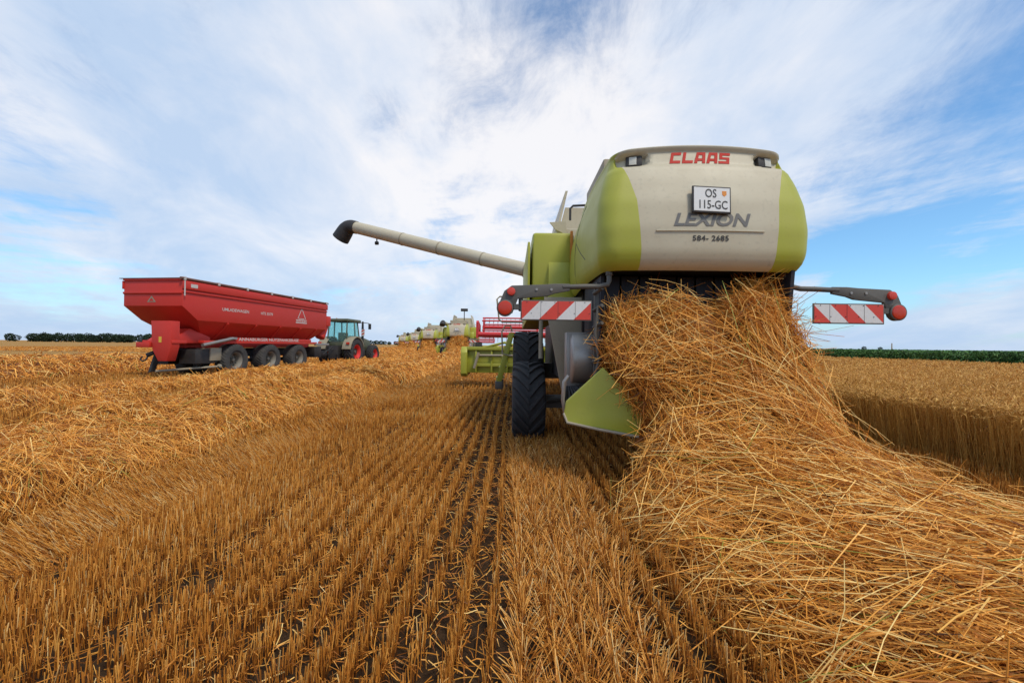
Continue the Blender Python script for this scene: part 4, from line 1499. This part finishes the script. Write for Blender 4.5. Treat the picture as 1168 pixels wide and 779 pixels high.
        MB().tube([(1.15, 5.9, 3.9), (1.15, 5.9, 2.2)], .03, 6).tube([(1.45, 5.9, 3.9), (1.45, 5.9, 2.2)], .03, 6).box(1.15, 1.45, 5.88, 5.92, 2.6, 2.65).box(1.15, 1.45, 5.88, 5.92, 3.0, 3.05).box(1.15, 1.45, 5.88, 5.92, 3.4, 3.45).box(1.15, 1.45, 5.88, 5.92, 3.8, 3.85).build('tank_ladder', 'beige', root)
    return root


GRP = 'combine harvesters working the field in a staggered line'
c1 = make_combine(auger='out')
c1.location = (2.04, 4.5, 0)
tag(c1, 'big green and beige combine harvester in front, rear to the camera, auger swung out', 'combine harvester', GRP)
c2 = make_combine(auger='folded')
c2.location = (C2[0], C2[1], 0)
tag(c2, 'second combine harvester, largest of the far ones, with a dark lamp mast above its tank', 'combine harvester', GRP)
for cpos, lab in ((C3, 'third combine harvester, directly left of the one with the lamp mast'), (C4, 'fourth combine harvester, between the third and the smallest at the line\'s end'), (C5, 'smallest and farthest combine harvester at the left end of the line')):
    c = copy_tree(c2)
    c.location = (cpos[0], cpos[1], 0)
    tag(c, lab, 'combine harvester', GRP)
lm = MB().tube([(0.35, 3.2, 3.9), (0.35, 3.2, 5.15)], .05, 8).box(-.02, .72, 3.1, 3.3, 5.12, 5.42).build('lamp_mast', 'black', c2, bevel=0.02)


# ------------------------------------------------------------------ red transfer trailer
HD = R(-7.4)
tr = empty('grain_trailer', (-12.85, 16.7, 0), HD)
tag(tr, 'long red three-axle grain trailer standing on the stubble behind the tractor', 'trailer')
Wd, Ln = -2.6, 10.1
vs = [(0, 0, 4), (Wd, 0, 4), (Wd, Ln, 4), (0, Ln, 4),            # 0-3 top
      (0, 0, 2.95), (Wd, 0, 2.95),                                # 4,5 rear lower edge
      (0, .72, 2.42), (Wd, .72, 2.42),                            # 6,7
      (0, Ln, 2.40), (Wd, Ln, 2.40),                              # 8,9
      (-.80, 1.75, 1.62), (-1.80, 1.75, 1.62), (-1.80, Ln - .9, 1.62), (-.80, Ln - .9, 1.62),  # 10-13 floor
      (-.06, .06, 4), (Wd + .06, .06, 4), (Wd + .06, Ln - .06, 4), (-.06, Ln - .06, 4),      # 14-17 inner rim
      (-.9, 1.9, 2.0), (-1.7, 1.9, 2.0), (-1.7, Ln - 1, 2.0), (-.9, Ln - 1, 2.0)]
fs = [(0, 4, 5, 1), (4, 6, 7, 5), (6, 10, 11, 7), (0, 3, 8, 6, 4), (1, 5, 7, 9, 2), (6, 8, 13, 10), (7, 11, 12, 9), (3, 2, 9, 8), (8, 9, 12, 13), (10, 13, 12, 11),
      (0, 1, 15, 14), (1, 2, 16, 15), (2, 3, 17, 16), (3, 0, 14, 17), (14, 15, 19, 18), (15, 16, 20, 19), (16, 17, 21, 20), (17, 14, 18, 21), (18, 19, 20, 21)]
hop = MB().add(vs, fs).build('hopper', 'red', tr, bevel=0.012, smooth=0.4)
mb = MB()
mb.box(0.002, .075, -.02, Ln, 3.62, 3.94).box(Wd - .075, Wd - .002, -.02, Ln, 3.62, 3.94)
mb.box(0.002, .05, 0.0, Ln, 3.48, 3.55)
mb.build('top_rail', 'red', hop, bevel=0.015)
MB().prism([(.0, 3.40), (-.05, 3.44), (-.05, 3.50), (.0, 3.50)], 'x', Wd, 0).box(Wd, 0, -.05, 0, 3.95, 4.02).build('rear_rail', 'red', hop, bevel=0.006)
mb = MB().tube([(.03, -.12, 4.02), (.03, Ln + .05, 4.02)], .055, 12)
mb.box(Wd - .15, .1, -.07, .02, 4.02, 4.045)
mb.build('rolled_tarp', 'tarp', tr)
mb = MB()
for k in range(7):
    y = .02 + k * Ln / 6.1
    mb.box(-.02, .10, y - .05, y + .05, 3.96, 4.09)
mb.box(.077, .09, .0, .05, 3.35, 3.95)
mb.build('tarp_clip', 'letwhite', tr)
mb = MB()
for y in (2.3, 4.05, 5.8, 7.5, 9.0):
    for sx, x0, x1 in ((1, 0.0, -.80), (-1, Wd, Wd + .80)):
        mb = MB()
        y2 = y + (1.75 - .72) * (1 - (y - .72) / 9) * .35
        a = Vector((x0 - sx * .01, y, 2.40))
        b2 = Vector((x1, y, 1.60))
        nn = Vector((sx * .7, 0, -.7)) * .05
        mb.add([a + Vector((0, -.04, 0)) - nn, a + Vector((0, .04, 0)) - nn, b2 + Vector((0, .04, 0)) - nn, b2 + Vector((0, -.04, 0)) - nn, a + Vector((0, -.04, 0)) + nn, a + Vector((0, .04, 0)) + nn, b2 + Vector((0, .04, 0)) + nn, b2 + Vector((0, -.04, 0)) + nn],
               [(0, 1, 2, 3), (7, 6, 5, 4), (0, 1, 5, 4), (1, 2, 6, 5), (2, 3, 7, 6), (3, 0, 4, 7)])
        mb.build('hopper_rib', 'red', hop)
mb = MB().box(-.32, -.06, 1.1, 9.2, 1.50, 1.62).box(Wd + .06, Wd + .32, 1.1, 9.2, 1.50, 1.62)
mb.box(-.08, -.055, 2.8, 8.6, 1.60, 1.76)
mb.box(-1.75, -.85, 1.0, 9.6, 1.30, 1.60)
mb.box(-1.45, -.15, -.25, .4, 1.48, 1.60).box(-1.62, -1.05, -.35, -.15, 1.32, 1.52)
mb.prism([(-.1, 1.5), (1.9, 1.5), (1.9, 1.75), (.9, 2.1)], 'x', -1.6, -.5)
ch = mb.build('chassis', 'red', tr, bevel=0.01)
mb = MB().box(-1.5, -1.1, .6, 9.8, .85, 1.28)
for y in (2.9, 5.2, 7.5):
    mb.box(-2.3, -.3, y - .08, y + .08, .58, .76)
mb.box(-1.0, -.25, .9, 2.0, .65, 1.25).box(-2.2, -1.6, 1.0, 2.2, .6, 1.3)
mb.prism([(.2, 1.25), (.45, 1.25), (.1, .35), (-.1, .35)], 'x', -1.35, -1.25)
mb.prism([(1.6, 1.25), (1.75, 1.25), (1.2, .45), (1.05, .45)], 'x', -.55, -.48)
mb.tube([(-1.0, .3, 1.1), (-1.2, -.05, 1.1), (-1.35, -.15, 1.0)], .09, 10)
mb.tube([(-1.3, -.15, .98), (-1.32, -.2, .85), (-1.45, -.22, .78), (-1.58, -.2, .86), (-1.5, -.18, .97)], .03, 8)
mb.box(-1.45, -1.15, 9.6, 12.1, .75, .95)
mb.tube([(-.9, 9.7, 1.1), (-1.3, 11.6, 1.0), (-1.3, 12.8, 1.1)], .03, 8).tube([(-.7, 9.7, 1.3), (-1.0, 11.4, .85), (-1.2, 12.8, 1.3)], .025, 8)
mb.box(-1.0, -.4, 9.5, 10.2, .7, 1.35).box(-2.1, -1.5, 9.5, 10.3, .8, 1.4)
mb.build('running_gear', 'black', tr, bevel=0.01)
MB().box(-.9, -.2, 1.6, 2.2, .75, 1.30).build('tool_box', 'darkbeige', tr, bevel=0.02)
MB().tube([(-.95, -.15, .40), (-.15, 1.9, .50)], .045, 8).lathe([(-.07, .03), (-.05, .08), (.05, .08), (.07, .03)], (-.12, 2.0, .52), 14).build('rear_stand', 'darkbeige', tr)
MB().tube([(-.02, 1.0, 1.42), (.02, 2.55, 1.72)], .075, 12).box(-.06, .04, 2.4, 2.8, 1.68, 1.78).build('tarp_crank', 'steel', tr)
tw = MB().prism([(-1.05, 2.35), (-.18, 2.35), (-.18, 1.35), (-.34, .80), (-.72, .80), (-.98, 1.25)], 'y', -.28, .10).build('unloading_tower', 'red', tr, bevel=0.01)
MB().box(-.70, -.58, -.285, -.281, 1.52, 1.74).build('warning_sticker', 'yellow', tw)
MB().tube([(-.4, Ln + .4, 2.75), (-1.2, Ln + .55, 3.3)], .32, 18).tube([(-.4, Ln - .05, 1.9), (-.4, Ln + .4, 2.75)], .28, 18).box(-.8, -.02, Ln + .05, Ln + .5, 2.65, 3.25).build('overload_auger', 'red', tr, bevel=0.01)
MB().box(-.12, .02, 9.0, 10.4, 1.42, 1.55).build('platform', 'steel', tr, bevel=0.01)
for k, y in enumerate((2.9, 5.2, 7.5)):
    make_wheel(tr, (-.32, y, .74), .75, .60, .36, 1, 'dusttyre', 'rimgrey', 'grey', lugs=34, lug_h=.018, chevron=True)
    make_wheel(tr, (Wd + .32, y, .74), .75, .60, .36, -1, 'dusttyre', 'rimgrey', 'grey', lugs=34, lug_h=.018, chevron=True)
# side writing: on the plane x = +0.004, reading forward along +y
def side_text(body, size, y, z, mat, x=.004, **kw):
    vs, fs = text_geo(body, size, **kw)
    MB().add([(x, y + a, z + b_) for a, b_ in vs], fs).build('lettering', mat, hop, smooth=0, recalc=False)
side_text('UMLADEWAGEN', .19, 2.75, 2.98, 'letwhite', bold=.003, xs=1.1)
side_text('HTS 33/79', .19, 4.75, 2.98, 'letwhite', bold=.003, xs=1.05)
side_text('ANNABURGER NUTZFAHRZEUGE', .20, 5.2, 1.69, 'letwhite', x=-.052, bold=.004, xs=1.45)
MB().box(.002, .006, 7.05, 8.05, 2.66, 2.86).build('badge', 'letwhite', hop)
side_text('ANNABURGER', .17, 7.55, 2.76, 'letred', x=.010, bold=.003, xs=.95)
mb = MB()
for (a, b2) in (((7.2, 2.92), (7.52, 3.46)), ((7.58, 3.46), (7.9, 2.92))):
    mb.add([(.005, a[0], a[1]), (.005, a[0] + .055, a[1]), (.005, b2[0] + .055, b2[1]), (.005, b2[0], b2[1])], [(0, 1, 2, 3)])
mb.add([(.0045, 7.30, 2.90), (.0045, 7.82, 2.90), (.0045, 7.82, 2.935), (.0045, 7.30, 2.935)], [(0, 1, 2, 3)])
mb.build('emblem', 'letwhite', hop, smooth=0)
MB().box(.078, .082, .30, .62, 3.70, 3.84).build('rail_sticker', 'letwhite', hop)
MB().add([(-1.55, -.005, 3.10), (-1.15, -.005, 3.10), (-1.35, -.005, 3.35), (-1.46, -.006, 3.13), (-1.24, -.006, 3.13), (-1.35, -.006, 3.27)], [(0, 1, 4, 3), (1, 2, 5, 4), (2, 0, 3, 5)]).build('rear_emblem', 'fender', hop, smooth=0)


# ------------------------------------------------------------------ tractor
tt = empty('tractor', (-12.4, 31.2, 0), HD)
tag(tt, 'dark green tractor with red wheel rims hitched in front of the red trailer', 'tractor')
for sd_ in (-1, 1):
    make_wheel(tt, (sd_ * .98, 0, .96), .97, .62, .52, sd_, 'tyre', 'redrim', 'grey', lugs=20, lug_h=.05)
    make_wheel(tt, (sd_ * .98, 3.0, .74), .755, .52, .40, sd_, 'tyre', 'redrim', 'grey', lugs=20, lug_h=.04)
    pts = []
    for k in range(11):
        a = R(10 + 150 * k / 10)
        pts.append((-math.cos(a) * 1.08, .98 + math.sin(a) * 1.10))
    inner = [(p[0] * .93, .98 + (p[1] - .98) * .93) for p in reversed(pts)]
    fn = MB().prism(pts + inner, 'x', sd_ * .62, sd_ * 1.27).build('fender', 'fender', tt, bevel=0.01)
    MB().box(sd_ * 1.05 - .12, sd_ * 1.05 + .12, -1.06, -.98, 1.50, 1.66).build('tail_lamp', 'lampred', fn, bevel=0.02)
bd = MB().box(-.45, .45, -.5, 1.6, .7, 1.5).prism([(1.2, 1.0), (1.2, 2.15), (2.2, 2.10), (3.6, 1.85), (3.8, 1.5), (3.8, 1.0)], 'x', -.42, .42).build('bonnet', 'dgreen', tt, bevel=0.05)
MB().box(-.6, .6, 3.5, 4.3, .75, 1.35).build('front_weight', 'grey', tt, bevel=0.08)
MB().box(-.35, .35, -1.1, -.3, .5, 1.4).box(-.7, .7, 2.9, 3.1, .6, .85).tube([(-.35, -.4, .9), (-.3, -1.2, .8)], .05, 8).tube([(.35, -.4, .9), (.3, -1.2, .8)], .05, 8).tube([(0, -.4, 1.4), (0, -1.2, 1.1)], .04, 8).build('rear_linkage', 'black', tt, bevel=0.01)
MB().prism([(-.3, .75), (.5, .75), (.5, 1.2), (-.3, 1.2)], 'x', .5, 1.0).box(.5, 1.0, .95, 1.7, .6, 1.15).build('fuel_tank', 'black', tt, bevel=0.05)
cab = MB()
posts = [((-.72, -.62), (-.68, -.45)), ((.72, -.62), (.68, -.45)), ((-.85, .45), (-.76, .42)), ((.85, .45), (.76, .42)), ((-.72, 1.38), (-.62, 1.15)), ((.72, 1.38), (.62, 1.15))]
for (p, q) in posts:
    cab.tube([(p[0], p[1], 1.55), (q[0], q[1], 3.15)], .05, 8)
cab.box(-.80, .80, -.6, 1.35, 1.40, 1.72).box(-.25, .25, .0, .5, 1.7, 2.35)
cab = cab.build('cab', 'dgreen', tt, bevel=0.01)
MB().box(-.82, .82, -.62, 1.40, 3.12, 3.34).build('cab_roof', 'dgreen', cab, bevel=0.07)
glass = [[(-.72, -.62, 1.7), (.72, -.62, 1.7), (.68, -.45, 3.13), (-.68, -.45, 3.13)], [(.73, -.6, 1.7), (.85, .45, 1.7), (.77, .42, 3.13), (.69, -.43, 3.13)], [(.85, .47, 1.7), (.73, 1.36, 1.7), (.63, 1.13, 3.13), (.77, .44, 3.13)],
         [(-.73, -.6, 1.7), (-.85, .45, 1.7), (-.77, .42, 3.13), (-.69, -.43, 3.13)], [(-.85, .47, 1.7), (-.73, 1.36, 1.7), (-.63, 1.13, 3.13), (-.77, .44, 3.13)], [(-.72, 1.38, 1.7), (.72, 1.38, 1.7), (.62, 1.15, 3.13), (-.62, 1.15, 3.13)]]
for q in glass:
    MB().add(q, [(0, 1, 2, 3)]).build('window', 'glass', cab, solid=0.008)
MB().tube([(.75, 1.75, 1.4), (.75, 1.75, 2.6), (.75, 1.75, 3.25)], [.09, .09, .07], 12).build('exhaust_pipe', 'black', tt)
mr_ = MB().tube([(.65, 1.1, 3.1), (.95, 1.5, 3.15), (1.35, 1.6, 3.1)], .025, 8).build('mirror_arm', 'black', tt)
MB().box(1.28, 1.50, 1.56, 1.64, 2.65, 3.08).build('mirror', 'black', mr_, bevel=0.03)
wb = MB().box(.80, 1.05, 1.45, 1.47, 2.15, 2.65).build('warning_board', 'refwhite', tt)
for k in range(2):
    z = 2.20 + k * .24
    MB().add([(.80, 1.447, z), (1.05, 1.447, z + .12), (1.05, 1.447, z + .22), (.80, 1.447, z + .10)], [(0, 1, 2, 3)]).build('red_stripe', 'refred', wb, smooth=0)
MB().tube([(-.5, .2, 3.3), (-.5, .2, 3.42)], .05, 10).build('beacon', 'orange', cab)
